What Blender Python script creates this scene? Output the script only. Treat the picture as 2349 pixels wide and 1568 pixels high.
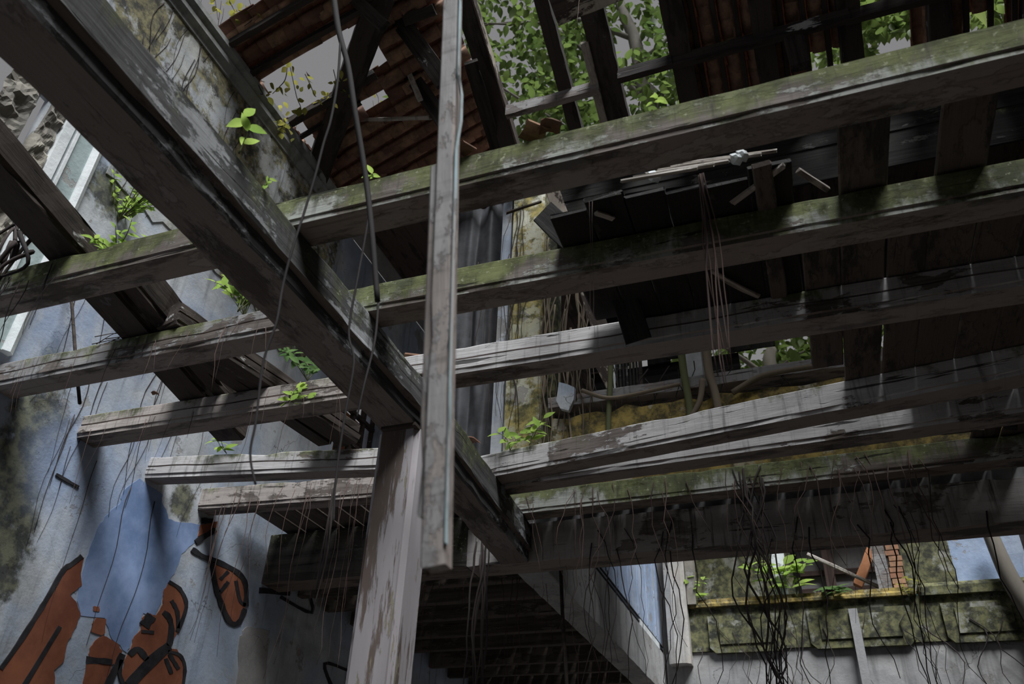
import bpy, bmesh, math, random
from mathutils import Vector, Matrix, noise
random.seed(7)
for o in list(bpy.data.objects): bpy.data.objects.remove(o)
S = bpy.context.scene
COL = S.collection
V = Vector

# ------------------------------------------------------------------ camera
YAW, PIT, ROL, FPX = -0.36202, 0.58750, 0.041556, 1869.2
CX, CY = 2349/2, 1568/2
CAM = V((0, 0, 1.6))
fw = V((math.sin(YAW)*math.cos(PIT), math.cos(YAW)*math.cos(PIT), math.sin(PIT)))
rt = fw.cross(V((0, 0, 1))).normalized()
up = rt.cross(fw)
rt, up = rt*math.cos(ROL)+up*math.sin(ROL), up*math.cos(ROL)-rt*math.sin(ROL)
cd = bpy.data.cameras.new('camera'); cam = bpy.data.objects.new('camera', cd); COL.objects.link(cam)
cd.sensor_width = 36; cd.lens = FPX/2349*36; cd.clip_start = .05; cd.clip_end = 200
cam.matrix_world = Matrix(((rt.x, up.x, -fw.x, CAM.x), (rt.y, up.y, -fw.y, CAM.y), (rt.z, up.z, -fw.z, CAM.z), (0, 0, 0, 1)))
cd.dof.use_dof = True; cd.dof.focus_distance = 6.5; cd.dof.aperture_fstop = 2.8
S.camera = cam
# ------------------------------------------------------------------ sky, overcast sun, exposure
w = bpy.data.worlds.new('overcast_sky'); S.world = w; w.use_nodes = True
bg = w.node_tree.nodes['Background']; bg.inputs[0].default_value = (.222, .220, .226, 1); bg.inputs[1].default_value = 1.0
sd = bpy.data.lights.new('overcast_sun', 'SUN'); sun = bpy.data.objects.new('overcast_sun', sd); COL.objects.link(sun)
sd.energy = 6.2; sd.angle = math.radians(28); sd.color = (.96, .99, 1.0)
sun.rotation_euler = V((-.37, .46, -1.0)).to_track_quat('-Z', 'Y').to_euler()
sun.location = (0, -5, 30)
S.view_settings.view_transform = 'Standard'; S.view_settings.look = 'None'
S.view_settings.exposure = 0.0; S.view_settings.gamma = 1.0; S.view_settings.use_curve_mapping = False

# ------------------------------------------------------------------ helpers
def ray(px, py): return fw + rt*((px-CX)/FPX) - up*((py-CY)/FPX)
def at(px, py, ax, v):            # the point of the plane x/y/z = v seen at a place of the photograph
    d = ray(px, py); return CAM + d*((v-CAM[ax])/d[ax])
def AX(px, py, v): return at(px, py, 0, v)
def AY(px, py, v): return at(px, py, 1, v)
def AZ(px, py, v): return at(px, py, 2, v)
def R(a, b): return random.uniform(a, b)

class NT:
    def __init__(s, name):
        s.m = bpy.data.materials.new(name); s.m.use_nodes = True; s.t = s.m.node_tree
        s.b = s.t.nodes['Principled BSDF']; s.b.inputs['Roughness'].default_value = .85
        s.b.inputs['Specular IOR Level'].default_value = .25
        tc = s.n('ShaderNodeTexCoord'); s.obj = tc.outputs['Object']; s.gen = tc.outputs['Generated']
        oi = s.n('ShaderNodeObjectInfo'); s.rnd = oi.outputs['Random']
    def n(s, t, **k):
        x = s.t.nodes.new(t)
        for a, v in k.items(): setattr(x, a, v)
        return x
    def l(s, a, b): s.t.links.new(a, b)
    def set(s, sock, v):
        if hasattr(v, 'is_output') or hasattr(v, 'links'): s.l(v, sock)
        else: sock.default_value = v
    def math(s, op, a, b=0.0, clamp=False):
        x = s.n('ShaderNodeMath', operation=op, use_clamp=clamp); s.set(x.inputs[0], a); s.set(x.inputs[1], b); return x.outputs[0]
    def vec(s, sc=(1, 1, 1), rnd=True, src=None):
        x = s.n('ShaderNodeMapping'); s.l(src or s.obj, x.inputs[0]); x.inputs['Scale'].default_value = sc
        if not rnd: return x.outputs[0]
        c = s.n('ShaderNodeCombineXYZ'); r = s.math('MULTIPLY', s.rnd, 37.0)
        for i in range(3): s.l(r, c.inputs[i])
        a = s.n('ShaderNodeVectorMath', operation='ADD'); s.l(x.outputs[0], a.inputs[0]); s.l(c.outputs[0], a.inputs[1])
        return a.outputs[0]
    def noise(s, scale, detail=6, sc=(1, 1, 1), rough=.6, rnd=True, dist=0):
        x = s.n('ShaderNodeTexNoise'); s.l(s.vec(sc, rnd), x.inputs['Vector'])
        x.inputs['Scale'].default_value = scale; x.inputs['Detail'].default_value = detail; x.inputs['Roughness'].default_value = rough
        x.inputs['Distortion'].default_value = dist
        return x.outputs[0]
    def cracks(s, scale, width, sc=(1, 1, 1)):
        x = s.n('ShaderNodeTexVoronoi', feature='DISTANCE_TO_EDGE')
        nz = s.n('ShaderNodeTexNoise'); v = s.vec(sc); s.l(v, nz.inputs['Vector']); nz.inputs['Scale'].default_value = scale*2.5; nz.inputs['Detail'].default_value = 5
        a = s.n('ShaderNodeVectorMath', operation='MULTIPLY_ADD'); s.l(nz.outputs['Color'], a.inputs[0]); a.inputs[1].default_value = (.5/scale*1.2,)*3; s.l(v, a.inputs[2])
        s.l(a.outputs[0], x.inputs['Vector']); x.inputs['Scale'].default_value = scale
        return s.ramp(x.outputs[0], (0, width), (1, 0))
    def ramp(s, f, pos, vals):
        x = s.n('ShaderNodeMapRange'); x.clamp = True; x.interpolation_type = 'SMOOTHSTEP'
        s.set(x.inputs[0], f); x.inputs[1].default_value = pos[0]; x.inputs[2].default_value = pos[1]; x.inputs[3].default_value = vals[0]; x.inputs[4].default_value = vals[1]
        return x.outputs[0]
    def mix(s, f, a, b):
        x = s.n('ShaderNodeMix', data_type='RGBA'); s.set(x.inputs[0], f)
        for sock, v in ((x.inputs[6], a), (x.inputs[7], b)):
            s.set(sock, (*v, 1) if isinstance(v, tuple) else v)
        return x.outputs[2]
    def sep(s, v):
        x = s.n('ShaderNodeSeparateXYZ'); s.l(v, x.inputs[0]); return x.outputs
    def done(s, col, bump=None, bs=.3, bd=.01, rough=None):
        s.set(s.b.inputs['Base Color'], (*col, 1) if isinstance(col, tuple) else col)
        if bump is not None:
            x = s.n('ShaderNodeBump'); x.inputs['Strength'].default_value = bs; x.inputs['Distance'].default_value = bd
            s.l(bump, x.inputs['Height']); s.l(x.outputs[0], s.b.inputs['Normal'])
        if rough is not None: s.b.inputs['Roughness'].default_value = rough
        return s.m

def beam_mat(name, paint, moss, pc=(.46, .445, .44), wd=(.075, .06, .052), wl=(.21, .18, .165), mc=((.045, .052, .018), (.16, .18, .07)), streak=.5, und=1.0):
    """weathered timber: bare grain, peeling paint (paint 0-1), moss creeping from the top edge (moss 0-1), water streaks"""
    t = NT(name)
    grain = t.noise(9, 8, (.10, 1.6, 1.6), .68)
    wood = t.mix(t.ramp(grain, (.3, .7), (0, 1)), wd, wl)
    pn = t.math('ADD', t.math('MULTIPLY', t.noise(1.5, 3, (.6, 1, 1)), .45), t.math('MULTIPLY', t.noise(6.5, 10, (.5, 1.3, 1.3), .7), .55))
    pm = t.ramp(pn, (.60-.22*paint, .625-.22*paint), (0, 1))
    pcol = t.mix(t.noise(7, 7, (.4, 1, 1), .7), tuple(.45*c for c in pc), tuple(1.15*c for c in pc))
    col = t.mix(pm, wood, pcol)
    g = t.sep(t.gen)[2]
    m1 = t.math('ADD', t.math('MULTIPLY', t.noise(1.1, 3), .5), t.math('MULTIPLY', t.noise(7, 10, (1, 1, .55), .72), .5))
    mn = t.math('ADD', m1, t.math('MULTIPLY', g, .16))
    mm = t.ramp(mn, (.74-.24*moss, .86-.24*moss), (0, .92))
    mcol = t.mix(t.ramp(t.noise(5, 8, rough=.7), (.35, .68), (0, 1)), mc[0], mc[1])
    li = t.ramp(t.noise(30, 5, rough=.6), (.60, .68), (0, .7))
    mcol = t.mix(li, mcol, (.36, .37, .25))
    col = t.mix(mm, col, mcol)
    st = t.ramp(t.noise(9, 5, (2.4, .1, .14), .65), (.52, .70), (0, streak))
    col = t.mix(st, col, (.028, .026, .022))
    fis = t.ramp(t.noise(11, 3, (.12, 2.2, 2.2), .5, dist=.4), (.655, .69), (0, .85))
    col = t.mix(fis, col, (.018, .016, .014))
    # separate brown colour on downward faces, scaled by und
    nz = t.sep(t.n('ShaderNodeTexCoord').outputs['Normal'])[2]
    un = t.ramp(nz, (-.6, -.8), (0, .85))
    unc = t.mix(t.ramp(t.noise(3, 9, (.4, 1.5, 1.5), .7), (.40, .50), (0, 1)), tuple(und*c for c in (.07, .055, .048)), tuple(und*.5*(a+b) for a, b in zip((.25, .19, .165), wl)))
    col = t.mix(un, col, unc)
    h = t.math('ADD', t.math('MULTIPLY', grain, .8), t.math('ADD', t.math('MULTIPLY', pm, .4), t.math('MULTIPLY', fis, -1.0)))
    return t.done(col, h, .7, .014, .9)

def plaster_mat(name, base=(.55, .57, .60), alt=(.36, .43, .56), dirt=.4, moss=.3, mc=((.05, .05, .025), (.26, .25, .11)), mscale=1.3, streaks=.5, crack=True):
    t = NT(name)
    col = t.mix(t.ramp(t.noise(.9, 7), (.4, .62), (0, 1)), base, alt)
    col = t.mix(t.ramp(t.noise(3.5, 9, rough=.7), (.35, .75), (0, .75)), col, tuple(.55*c for c in base))
    ex = t.ramp(t.noise(1.7, 10, rough=.66), (.60, .615), (0, .8))
    col = t.mix(ex, col, (.30, .285, .27))
    st = t.ramp(t.noise(3.2, 6, (1.6, 1.6, .12), .65), (.62-.2*dirt, .80-.15*dirt), (0, streaks))
    col = t.mix(st, col, (.05, .052, .05))
    mn = t.noise(mscale, 11, rough=.72)
    mm = t.ramp(mn, (.78-.42*moss, .87-.42*moss), (0, .92))
    mcol = t.mix(t.ramp(t.noise(7, 8, rough=.7), (.38, .66), (0, 1)), mc[0], mc[1])
    col = t.mix(mm, col, mcol)
    if crack: col = t.mix(t.math('MULTIPLY', t.cracks(.8, .004), t.ramp(t.noise(.7, 2), (.45, .6), (0, .8))), col, (.06, .055, .05))
    h = t.math('ADD', t.noise(14, 8, rough=.7), t.math('MULTIPLY', ex, -.8))
    return t.done(col, h, .45, .012, .92)

M = {}
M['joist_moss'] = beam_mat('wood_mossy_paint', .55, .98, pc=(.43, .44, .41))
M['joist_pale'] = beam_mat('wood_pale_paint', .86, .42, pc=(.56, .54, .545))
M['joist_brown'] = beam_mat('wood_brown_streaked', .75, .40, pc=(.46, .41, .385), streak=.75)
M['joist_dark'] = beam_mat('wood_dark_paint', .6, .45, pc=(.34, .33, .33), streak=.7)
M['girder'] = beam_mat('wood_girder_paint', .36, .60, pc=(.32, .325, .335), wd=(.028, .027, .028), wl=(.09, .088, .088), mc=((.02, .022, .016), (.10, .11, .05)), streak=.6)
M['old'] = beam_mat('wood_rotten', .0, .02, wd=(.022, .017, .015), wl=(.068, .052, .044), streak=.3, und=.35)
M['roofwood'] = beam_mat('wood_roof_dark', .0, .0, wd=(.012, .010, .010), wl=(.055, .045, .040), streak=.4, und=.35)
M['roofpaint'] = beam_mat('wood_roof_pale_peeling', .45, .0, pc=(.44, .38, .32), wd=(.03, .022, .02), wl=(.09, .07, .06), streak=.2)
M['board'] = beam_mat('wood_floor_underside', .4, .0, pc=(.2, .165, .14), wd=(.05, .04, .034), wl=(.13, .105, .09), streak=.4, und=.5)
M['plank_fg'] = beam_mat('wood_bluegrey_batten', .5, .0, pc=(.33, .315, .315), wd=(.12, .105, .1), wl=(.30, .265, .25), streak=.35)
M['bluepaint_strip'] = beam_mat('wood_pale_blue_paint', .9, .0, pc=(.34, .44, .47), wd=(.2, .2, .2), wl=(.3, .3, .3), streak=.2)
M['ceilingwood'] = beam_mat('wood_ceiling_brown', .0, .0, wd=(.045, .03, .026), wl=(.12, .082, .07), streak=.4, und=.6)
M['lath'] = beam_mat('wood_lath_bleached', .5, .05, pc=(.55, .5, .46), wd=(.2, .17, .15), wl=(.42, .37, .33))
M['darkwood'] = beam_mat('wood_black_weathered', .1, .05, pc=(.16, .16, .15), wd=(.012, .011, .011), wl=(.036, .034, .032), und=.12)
M['plaster'] = plaster_mat('plaster_bluegrey', dirt=.55, moss=.16)
M['plaster_pale'] = plaster_mat('plaster_pale_stained', (.52, .51, .50), (.42, .38, .34), dirt=.6, moss=.2, mc=((.08, .06, .045), (.3, .24, .18)), mscale=3)
M['plaster_grey'] = plaster_mat('plaster_grey', (.36, .345, .34), (.30, .29, .29), dirt=.35, moss=.05)
M['plaster_concrete'] = plaster_mat('plaster_concrete', (.42, .41, .41), (.33, .33, .34), dirt=.5, moss=.1)
M['plaster_moss'] = plaster_mat('plaster_moss_covered', (.33, .33, .29), (.26, .27, .22), dirt=.6, moss=.98, mc=((.014, .015, .010), (.19, .185, .085)), mscale=2.8)
M['plaster_lichen'] = plaster_mat('plaster_upper_lichen', (.46, .46, .43), (.44, .46, .50), dirt=.75, moss=.80, mc=((.018, .016, .012), (.27, .24, .12)), mscale=2.2, streaks=.7)
M['plaster_yellow'] = plaster_mat('plaster_yellow_moss', (.46, .43, .34), (.40, .36, .24), dirt=.4, moss=1.0, mc=((.04, .034, .012), (.40, .29, .075)), mscale=3.0)
M['plaster_pil'] = plaster_mat('plaster_pilaster', (.60, .59, .50), (.44, .42, .28), dirt=.55, moss=.82, mc=((.05, .05, .018), (.42, .34, .11)), mscale=3.2)
def column_mat():
    t = NT('plaster_column_peeling')
    a = t.ramp(t.noise(3.6, 9, (1.6, 1.6, .16), .66), (.53, .57), (0, 1)); b = t.ramp(t.noise(5.5, 10, (2.6, 2.6, .4), .7), (.60, .615), (0, 1))
    col = t.mix(t.noise(6, 6, (1, 1, .2)), (.24, .215, .225), (.46, .43, .45)); col = t.mix(a, col, t.mix(t.noise(8, 5, (1, 1, .2)), (.06, .045, .038), (.19, .145, .125)))
    col = t.mix(b, col, t.mix(t.noise(14, 6), (.15, .13, .10), (.34, .305, .23)))
    return t.done(col, t.math('ADD', t.math('MULTIPLY', a, -.5), b), .5, .01, .85)
M['column'] = column_mat()
M['blue_wall'] = plaster_mat('plaster_blue', (.33, .42, .60), (.42, .48, .60), dirt=.25, moss=.04)
M['white_trim'] = plaster_mat('plaster_white_trim', (.80, .82, .84), (.72, .77, .79), dirt=.3, moss=.05, streaks=.3, crack=False)
M['green_trim'] = plaster_mat('plaster_greygreen', (.42, .50, .50), (.36, .43, .44), dirt=.4, moss=.08)
M['cornice'] = plaster_mat('plaster_cornice', (.33, .33, .31), (.26, .27, .27), dirt=.8, moss=.4, mc=((.03, .03, .02), (.16, .16, .08)), mscale=3)

def solid(name, c1, c2, scale=6, rough=.8, sc=(1, 1, 1), bump=.3, detail=7):
    t = NT(name); n = t.noise(scale, detail, sc, .65); r = t.ramp(n, (.3, .7), (0, 1))
    return t.done(t.mix(r, c1, c2), n, bump, .01, rough)
M['ground'] = solid('ground_earth', (.09, .08, .07), (.20, .18, .155), 2)
M['blue_paint'] = solid('paint_blue', (.13, .20, .36), (.27, .36, .58), 2.6, detail=10)
M['orange_paint'] = solid('paint_orange', (.15, .05, .03), (.29, .105, .056), 2.5, detail=10)
M['black_paint'] = solid('paint_black', (.012, .011, .014), (.035, .032, .036), 8)
M['curtain'] = solid('cloth_black_plastic', (.05, .05, .055), (.105, .105, .115), 3, .6)
M['orange_wood'] = solid('wood_orange_shutter', (.42, .17, .08), (.62, .28, .14), 5)
M['teal'] = solid('paint_teal', (.03, .09, .085), (.06, .14, .13), 4)
M['stone'] = plaster_mat('stone_broken_wall', (.28, .26, .22), (.2, .185, .165), dirt=.6, moss=.4, mc=((.04, .035, .025), (.2, .18, .1)), mscale=3)
M['twig'] = solid('bark_twig', (.035, .026, .022), (.10, .075, .06), 10, sc=(1, 1, .2))
def tile_mat():
    t = NT('terracotta_tile')
    n = t.noise(9, 8, rough=.7); c = t.mix(t.ramp(t.rnd, (0, 1), (0, 1)), (.20, .10, .072), (.35, .21, .135))
    c = t.mix(t.ramp(n, (.35, .65), (.6, 0)), c, (.06, .042, .038))
    return t.done(c, n, .3, .01, .9)
M['tile'] = tile_mat()
def brick_mat():
    t = NT('brick_red'); n = t.noise(10, 7)
    c = t.mix(t.rnd, (.32, .15, .09), (.46, .27, .16)); c = t.mix(t.ramp(n, (.4, .7), (0, .7)), c, (.14, .12, .09))
    return t.done(c, n, .4, .01, .9)
M['brick'] = brick_mat()
def root_mat(name, a, b):
    t = NT(name); n = t.noise(12, 5, (1, 1, .3))
    return t.done(t.mix(t.math('MULTIPLY_ADD' if False else 'ADD', t.math('MULTIPLY', n, .5), t.math('MULTIPLY', t.rnd, .5)), a, b), n, .3, .005, .85)
M['root'] = root_mat('bark_root', (.025, .018, .018), (.15, .095, .08))
M['root_dark'] = root_mat('bark_root_dark', (.014, .012, .013), (.06, .045, .042))
M['root_woody'] = root_mat('bark_root_woody', (.09, .072, .052), (.26, .21, .155))
M['stem_green'] = root_mat('bark_green_stem', (.075, .085, .04), (.19, .2, .10))
M['vine_dark'] = root_mat('bark_vine_black', (.006, .005, .006), (.028, .023, .022))
M['bark'] = root_mat('bark_tree', (.07, .062, .055), (.24, .215, .18))
def leaf_mat(name, a, b, tr):
    t = NT(name); n = t.noise(.8, 3, rnd=False)
    f = t.math('ADD', t.math('MULTIPLY', t.rnd, .6), t.ramp(n, (.3, .7), (0, .4)))
    c = t.mix(f, a, b); t.done(c, None, rough=.5)
    tl = t.n('ShaderNodeBsdfTranslucent'); t.set(tl.inputs[0], t.mix(f, tuple(x*tr for x in a), tuple(x*tr for x in b)))
    mx = t.n('ShaderNodeMixShader'); mx.inputs[0].default_value = .5
    t.l(t.b.outputs[0], mx.inputs[1]); t.l(tl.outputs[0], mx.inputs[2])
    t.l(mx.outputs[0], t.t.nodes['Material Output'].inputs[0]); return t.m
M['leaf_tree'] = leaf_mat('leaf_tree', (.035, .062, .016), (.17, .225, .06), 1.7)
M['leaf_plant'] = leaf_mat('leaf_plant', (.13, .22, .045), (.32, .41, .10), 1.6)
M['leaf_dark'] = leaf_mat('leaf_plant_dark', (.05, .10, .035), (.13, .21, .075), 1.3)
M['leaf_ivy'] = leaf_mat('leaf_ivy', (.14, .15, .03), (.32, .28, .07), 1.6)

def link(o, parent=None, label=None, cat=None, group=None, kind=None):
    COL.objects.link(o)
    if parent is not None: o.parent = parent
    if label: o['label'] = label
    if cat: o['category'] = cat
    if group: o['group'] = group
    if kind: o['kind'] = kind
    return o
def empty(name, loc, label, cat, group=None):
    o = bpy.data.objects.new(name, None); o.location = loc; o.empty_display_size = .1
    return link(o, None, label, cat, group)
def mesh_obj(name, verts, faces, mat, loc=(0, 0, 0), smooth=False, parent=None, **k):
    loc = V(loc)
    me = bpy.data.meshes.new(name); me.from_pydata([tuple(V(v)-loc) for v in verts], [], faces)
    bm = bmesh.new(); bm.from_mesh(me); bmesh.ops.recalc_face_normals(bm, faces=bm.faces[:]); bm.to_mesh(me); bm.free()
    me.materials.append(M[mat])
    if smooth:
        for p in me.polygons: p.use_smooth = True
    o = bpy.data.objects.new(name, me)
    o.location = loc - (parent.location if parent is not None else V((0, 0, 0)))
    return link(o, parent, **k)
class MB:
    def __init__(s): s.v = []; s.f = []
    def box(s, a, b):
        i = len(s.v); x0, y0, z0 = a; x1, y1, z1 = b
        s.v += [(x0, y0, z0), (x1, y0, z0), (x1, y1, z0), (x0, y1, z0), (x0, y0, z1), (x1, y0, z1), (x1, y1, z1), (x0, y1, z1)]
        s.f += [tuple(i+q for q in f) for f in ((0, 3, 2, 1), (4, 5, 6, 7), (0, 1, 5, 4), (1, 2, 6, 5), (2, 3, 7, 6), (3, 0, 4, 7))]; return s
    def prism(s, poly, axis, a, b):
        """poly of 2-tuples in the two other axes, extruded along axis from a to b"""
        i = len(s.v); n = len(poly)
        for t in (a, b):
            for p in poly:
                q = list(p); q.insert(axis, t); s.v.append(tuple(q))
        s.f += [tuple(range(i, i+n))[::-1], tuple(range(i+n, i+2*n))]
        s.f += [(i+k, i+(k+1) % n, i+n+(k+1) % n, i+n+k) for k in range(n)]; return s
    def obj(s, name, mat, **k): return mesh_obj(name, s.v, s.f, mat, **k)

def frame(a, b, upv=(0, 0, 1)):
    x = (V(b)-V(a)).normalized(); z = V(upv); z = (z-x*z.dot(x)).normalized(); y = z.cross(x)
    return Matrix(((x.x, y.x, z.x, a[0]), (x.y, y.y, z.y, a[1]), (x.z, y.z, z.z, a[2]), (0, 0, 0, 1)))
def beam_mesh(name, L, w, h, mat, prof='plain', rag=.006, seg=.12, sag=None, seed=0, chip=.02):
    P = [(.010, 0), (.010, .028), (0, .034), (0, h-.01), (.009, h), (w-.01, h), (w, h-.01), (w, .012), (w-.012, 0)]
    if prof == 'split': P = [(.010, 0), (.010, .028), (0, .034), (0, h*.5), (.022, h*.5+.004), (.022, h*.5+.012), (.006, h*.5+.016), (.006, h-.01), (.014, h), (w-.01, h), (w, h-.01), (w, .012), (w-.012, 0)]
    if prof == 'box': P = [(.006, 0), (0, .006), (0, h-.006), (.006, h), (w-.006, h), (w, h-.006), (w, .006), (w-.006, 0)]
    if prof == 'girder': P = [(.0, 0), (0, h*.86), (0, h), (w-.012, h), (w, h-.012), (w, h*.36), (w+.012, h*.34), (w+.012, h*.30), (w-.02, h*.27), (w-.02, h*.06), (w-.03, 0)]
    n = max(2, int(L/seg)); vs = []; fs = []; k = len(P)
    for i in range(n+1):
        x = L*i/n; dz = sag(x/L) if sag else 0
        for j, (y, z) in enumerate(P):
            q = V((x*3+seed*17.3, y*9, z*9+j))
            d = noise.noise(q*1.3)*rag + noise.noise(q*4)*rag*.6
            e = noise.noise(V((x*2.2+seed*5.1, j*.01, 3)))
            if prof == 'split' and 3 <= j <= 6: z += .018*noise.noise(V((x*2.5, seed*3.1, 0)))
            top = z > h-.02
            vs.append((x + (noise.noise(q*2+V((9, 0, 0)))*.02 if i in (0, n) else 0), y + d, z + dz + d*.8 - (max(0, e-.28)*chip*3 if top else 0)))
    for i in range(n):
        for j in range(k): fs.append((i*k+j, i*k+(j+1) % k, (i+1)*k+(j+1) % k, (i+1)*k+j))
    fs += [tuple(range(k)), tuple(range(n*k, n*k+k))[::-1]]
    me = bpy.data.meshes.new(name); me.from_pydata(vs, [], fs)
    bm = bmesh.new(); bm.from_mesh(me); bmesh.ops.recalc_face_normals(bm, faces=bm.faces[:]); bm.to_mesh(me); bm.free()
    me.materials.append(M[mat]); return me
NB = [0]
def beam(name, a, b, w, h, mat, label=None, cat=None, prof='plain', upv=(0, 0, 1), parent=None, group=None, kind=None, **k):
    """timber whose lower near edge runs from a to b; its width goes to the left of a-b, its height along upv"""
    NB[0] += 1
    me = beam_mesh(name, (V(b)-V(a)).length, w, h, mat, prof, seed=NB[0], **k)
    o = bpy.data.objects.new(name, me); Mx = frame(a, b, upv)
    if parent is not None: Mx = Matrix.Translation(-parent.location) @ Mx
    link(o, parent, label, cat, group, kind); o.matrix_basis = Mx
    return o
def tube(pts, rads, n=5):
    vs = []; fs = []; ref = V((.31, .87, .13))
    pts = [V(p) for p in pts]
    for i, p in enumerate(pts):
        d = (pts[min(i+1, len(pts)-1)]-pts[max(i-1, 0)]).normalized()
        a = d.cross(ref).normalized(); b = d.cross(a); r = rads[i]
        for j in range(n):
            t = 2*math.pi*j/n; vs.append(tuple(p+(a*math.cos(t)+b*math.sin(t))*r))
    for i in range(len(pts)-1):
        for j in range(n): fs.append((i*n+j, i*n+(j+1) % n, (i+1)*n+(j+1) % n, (i+1)*n+j))
    fs += [tuple(range(n))[::-1], tuple(range((len(pts)-1)*n, len(pts)*n))]
    return vs, fs
def tube_obj(name, pts, r0, r1, mat, n=5, parent=None, **k):
    m = len(pts); vs, fs = tube(pts, [r0+(r1-r0)*i/(m-1) for i in range(m)], n)
    return mesh_obj(name, vs, fs, mat, loc=pts[0], smooth=True, parent=parent, **k)
def smooth_path(pts, sub=5):
    pts = [V(p) for p in pts]; out = []
    for i in range(len(pts)-1):
        p0 = pts[max(i-1, 0)]; p1 = pts[i]; p2 = pts[i+1]; p3 = pts[min(i+2, len(pts)-1)]
        for s in range(sub):
            t = s/sub
            out.append(.5*((2*p1)+(p2-p0)*t+(2*p0-5*p1+4*p2-p3)*t*t+(3*p1-p0-3*p2+p3)*t**3))
    out.append(pts[-1]); return out

# ================================================================== the setting
MB().box((-12, -8, -.1), (10, 30, 0)).obj('floor', 'ground', kind='structure')['label'] = 'bare dark earth and rubble ground floor'
XL = -5.1
MB().box((-5.45, -3.3, 0), (4.95, -3.0, 9.1)).obj('wall_front', 'plaster_grey', kind='structure')['label'] = 'grey front wall of the hall behind the viewpoint'
wl = MB()
for y0, y1, zs in ((-3, 1.0, ((0, 8.85),)), (1.0, 2.62, ((0, 6.32), (7.7, 8.85))), (2.62, 2.735, ((0, 8.85),)), (2.735, 2.815, ((0, 6.14), (6.70, 8.85))),
                   (2.815, 3.0, ((0, 8.85),)), (3.0, 7.55, ((0, 8.85),)), (7.55, 8.6, ((0, 5.8), (7.05, 8.85))), (8.6, 13.3, ((0, 8.85),))):
    for z0, z1 in zs: wl.box((XL-(.06 if 2.6 < y0 < 2.9 else .35), y0, z0), (XL, y1, z1))
def wall_mat():
    m = plaster_mat('plaster_left_wall', dirt=.55, moss=.14); t = NT.__new__(NT); t.m = m; t.t = m.node_tree; t.b = t.t.nodes['Principled BSDF']
    tc = t.n('ShaderNodeTexCoord'); t.obj = tc.outputs['Object']; t.gen = tc.outputs['Generated']; t.rnd = t.n('ShaderNodeObjectInfo').outputs['Random']
    bc = t.b.inputs['Base Color'].links[0].from_socket; tot = None
    for (px, py, sy, sz) in ((60, 1060, .35, .9), (20, 1250, .25, .7), (250, 440, .28, .34), (420, 1150, .22, .22), (100, 960, .4, .3), (110, 820, .1, .25), (270, 830, .12, .12)):
        p = AX(px, py, XL)
        mp = t.n('ShaderNodeMapping', vector_type='TEXTURE'); t.l(t.obj, mp.inputs[0]); mp.inputs['Location'].default_value = (XL, p.y, p.z); mp.inputs['Scale'].default_value = (4, sy, sz)
        ln = t.n('ShaderNodeVectorMath', operation='LENGTH'); t.l(mp.outputs[0], ln.inputs[0])
        f = t.ramp(ln.outputs['Value'], (1.25, .25), (0, 1)); tot = f if tot is None else t.math('MAXIMUM', tot, f)
    nn = t.math('ADD', t.math('MULTIPLY', t.noise(6, 11, rough=.74), 1.0), t.math('MULTIPLY', tot, .45))
    k = t.math('MULTIPLY', t.ramp(nn, (.62, .86), (0, .9)), t.ramp(tot, (0, .25), (0, 1)))
    col = t.mix(k, bc, t.mix(t.ramp(t.noise(9, 7), (.4, .65), (0, 1)), (.025, .026, .018), (.17, .17, .10)))
    tot = None
    for (px, py, sy, sz) in ((250, 760, .9, .45), (480, 790, .6, .4), (90, 720, .5, .4), (330, 1000, .5, .35), (250, 1180, .6, .7), (150, 1060, .4, .5)):
        p = AX(px, py, XL)
        mp = t.n('ShaderNodeMapping', vector_type='TEXTURE'); t.l(t.obj, mp.inputs[0]); mp.inputs['Location'].default_value = (XL, p.y, p.z); mp.inputs['Scale'].default_value = (4, sy, sz)
        ln = t.n('ShaderNodeVectorMath', operation='LENGTH'); t.l(mp.outputs[0], ln.inputs[0])
        f = t.ramp(ln.outputs['Value'], (1.2, .2), (0, 1)); tot = f if tot is None else t.math('MAXIMUM', tot, f)
    bl = t.math('MULTIPLY', tot, t.ramp(t.noise(3.5, 9, (1, 1, .5), .7), (.36, .58), (.1, .85)))
    col = t.mix(bl, col, t.mix(t.noise(5, 8, rough=.7), (.17, .24, .40), (.40, .47, .62)))
    t.l(col, t.b.inputs['Base Color'])
    return m
M['plaster_left'] = wall_mat()
wall_left = wl.obj('wall_left', 'plaster_left', kind='structure')
wall_left['label'] = 'tall peeling blue-grey plaster wall with an orange and black mural'
# upper part of the wall: a skim of lichen-covered plaster with a ragged lower edge
up_poly = [(y, 6.55+.35*noise.noise(V((y*1.7, 3, 0)))+.18*noise.noise(V((y*6, 1, 0)))) for y in [3.5+.1*i for i in range(34)]] + [(6.9, 8.85), (3.5, 8.85)]
MB().prism([(y, z) for y, z in up_poly], 0, XL-.01, XL+.012).obj('lichen_plaster', 'plaster_lichen', parent=wall_left)
MB().prism([(-3, 7.8), (2.55, 7.8), (2.9, 6.9), (3.5, 6.9), (3.5, 8.85), (-3, 8.85)], 0, XL-.01, XL+.010).obj('lichen_plaster', 'plaster_lichen', parent=wall_left)
# moulded cornice on top
tr = MB()
tr.prism([(XL-.4, 8.80), (XL+.03, 8.80), (XL+.03, 8.86), (XL+.08, 8.90), (XL+.08, 8.96), (XL+.05, 8.98), (XL+.12, 9.03), (XL+.12, 9.10), (XL-.4, 9.10)], 1, -3, 6.9)
t1 = tr.obj('trim_1', 'cornice', kind='structure'); t1['label'] = 'moulded weathered cornice along the top of the left wall'
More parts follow.
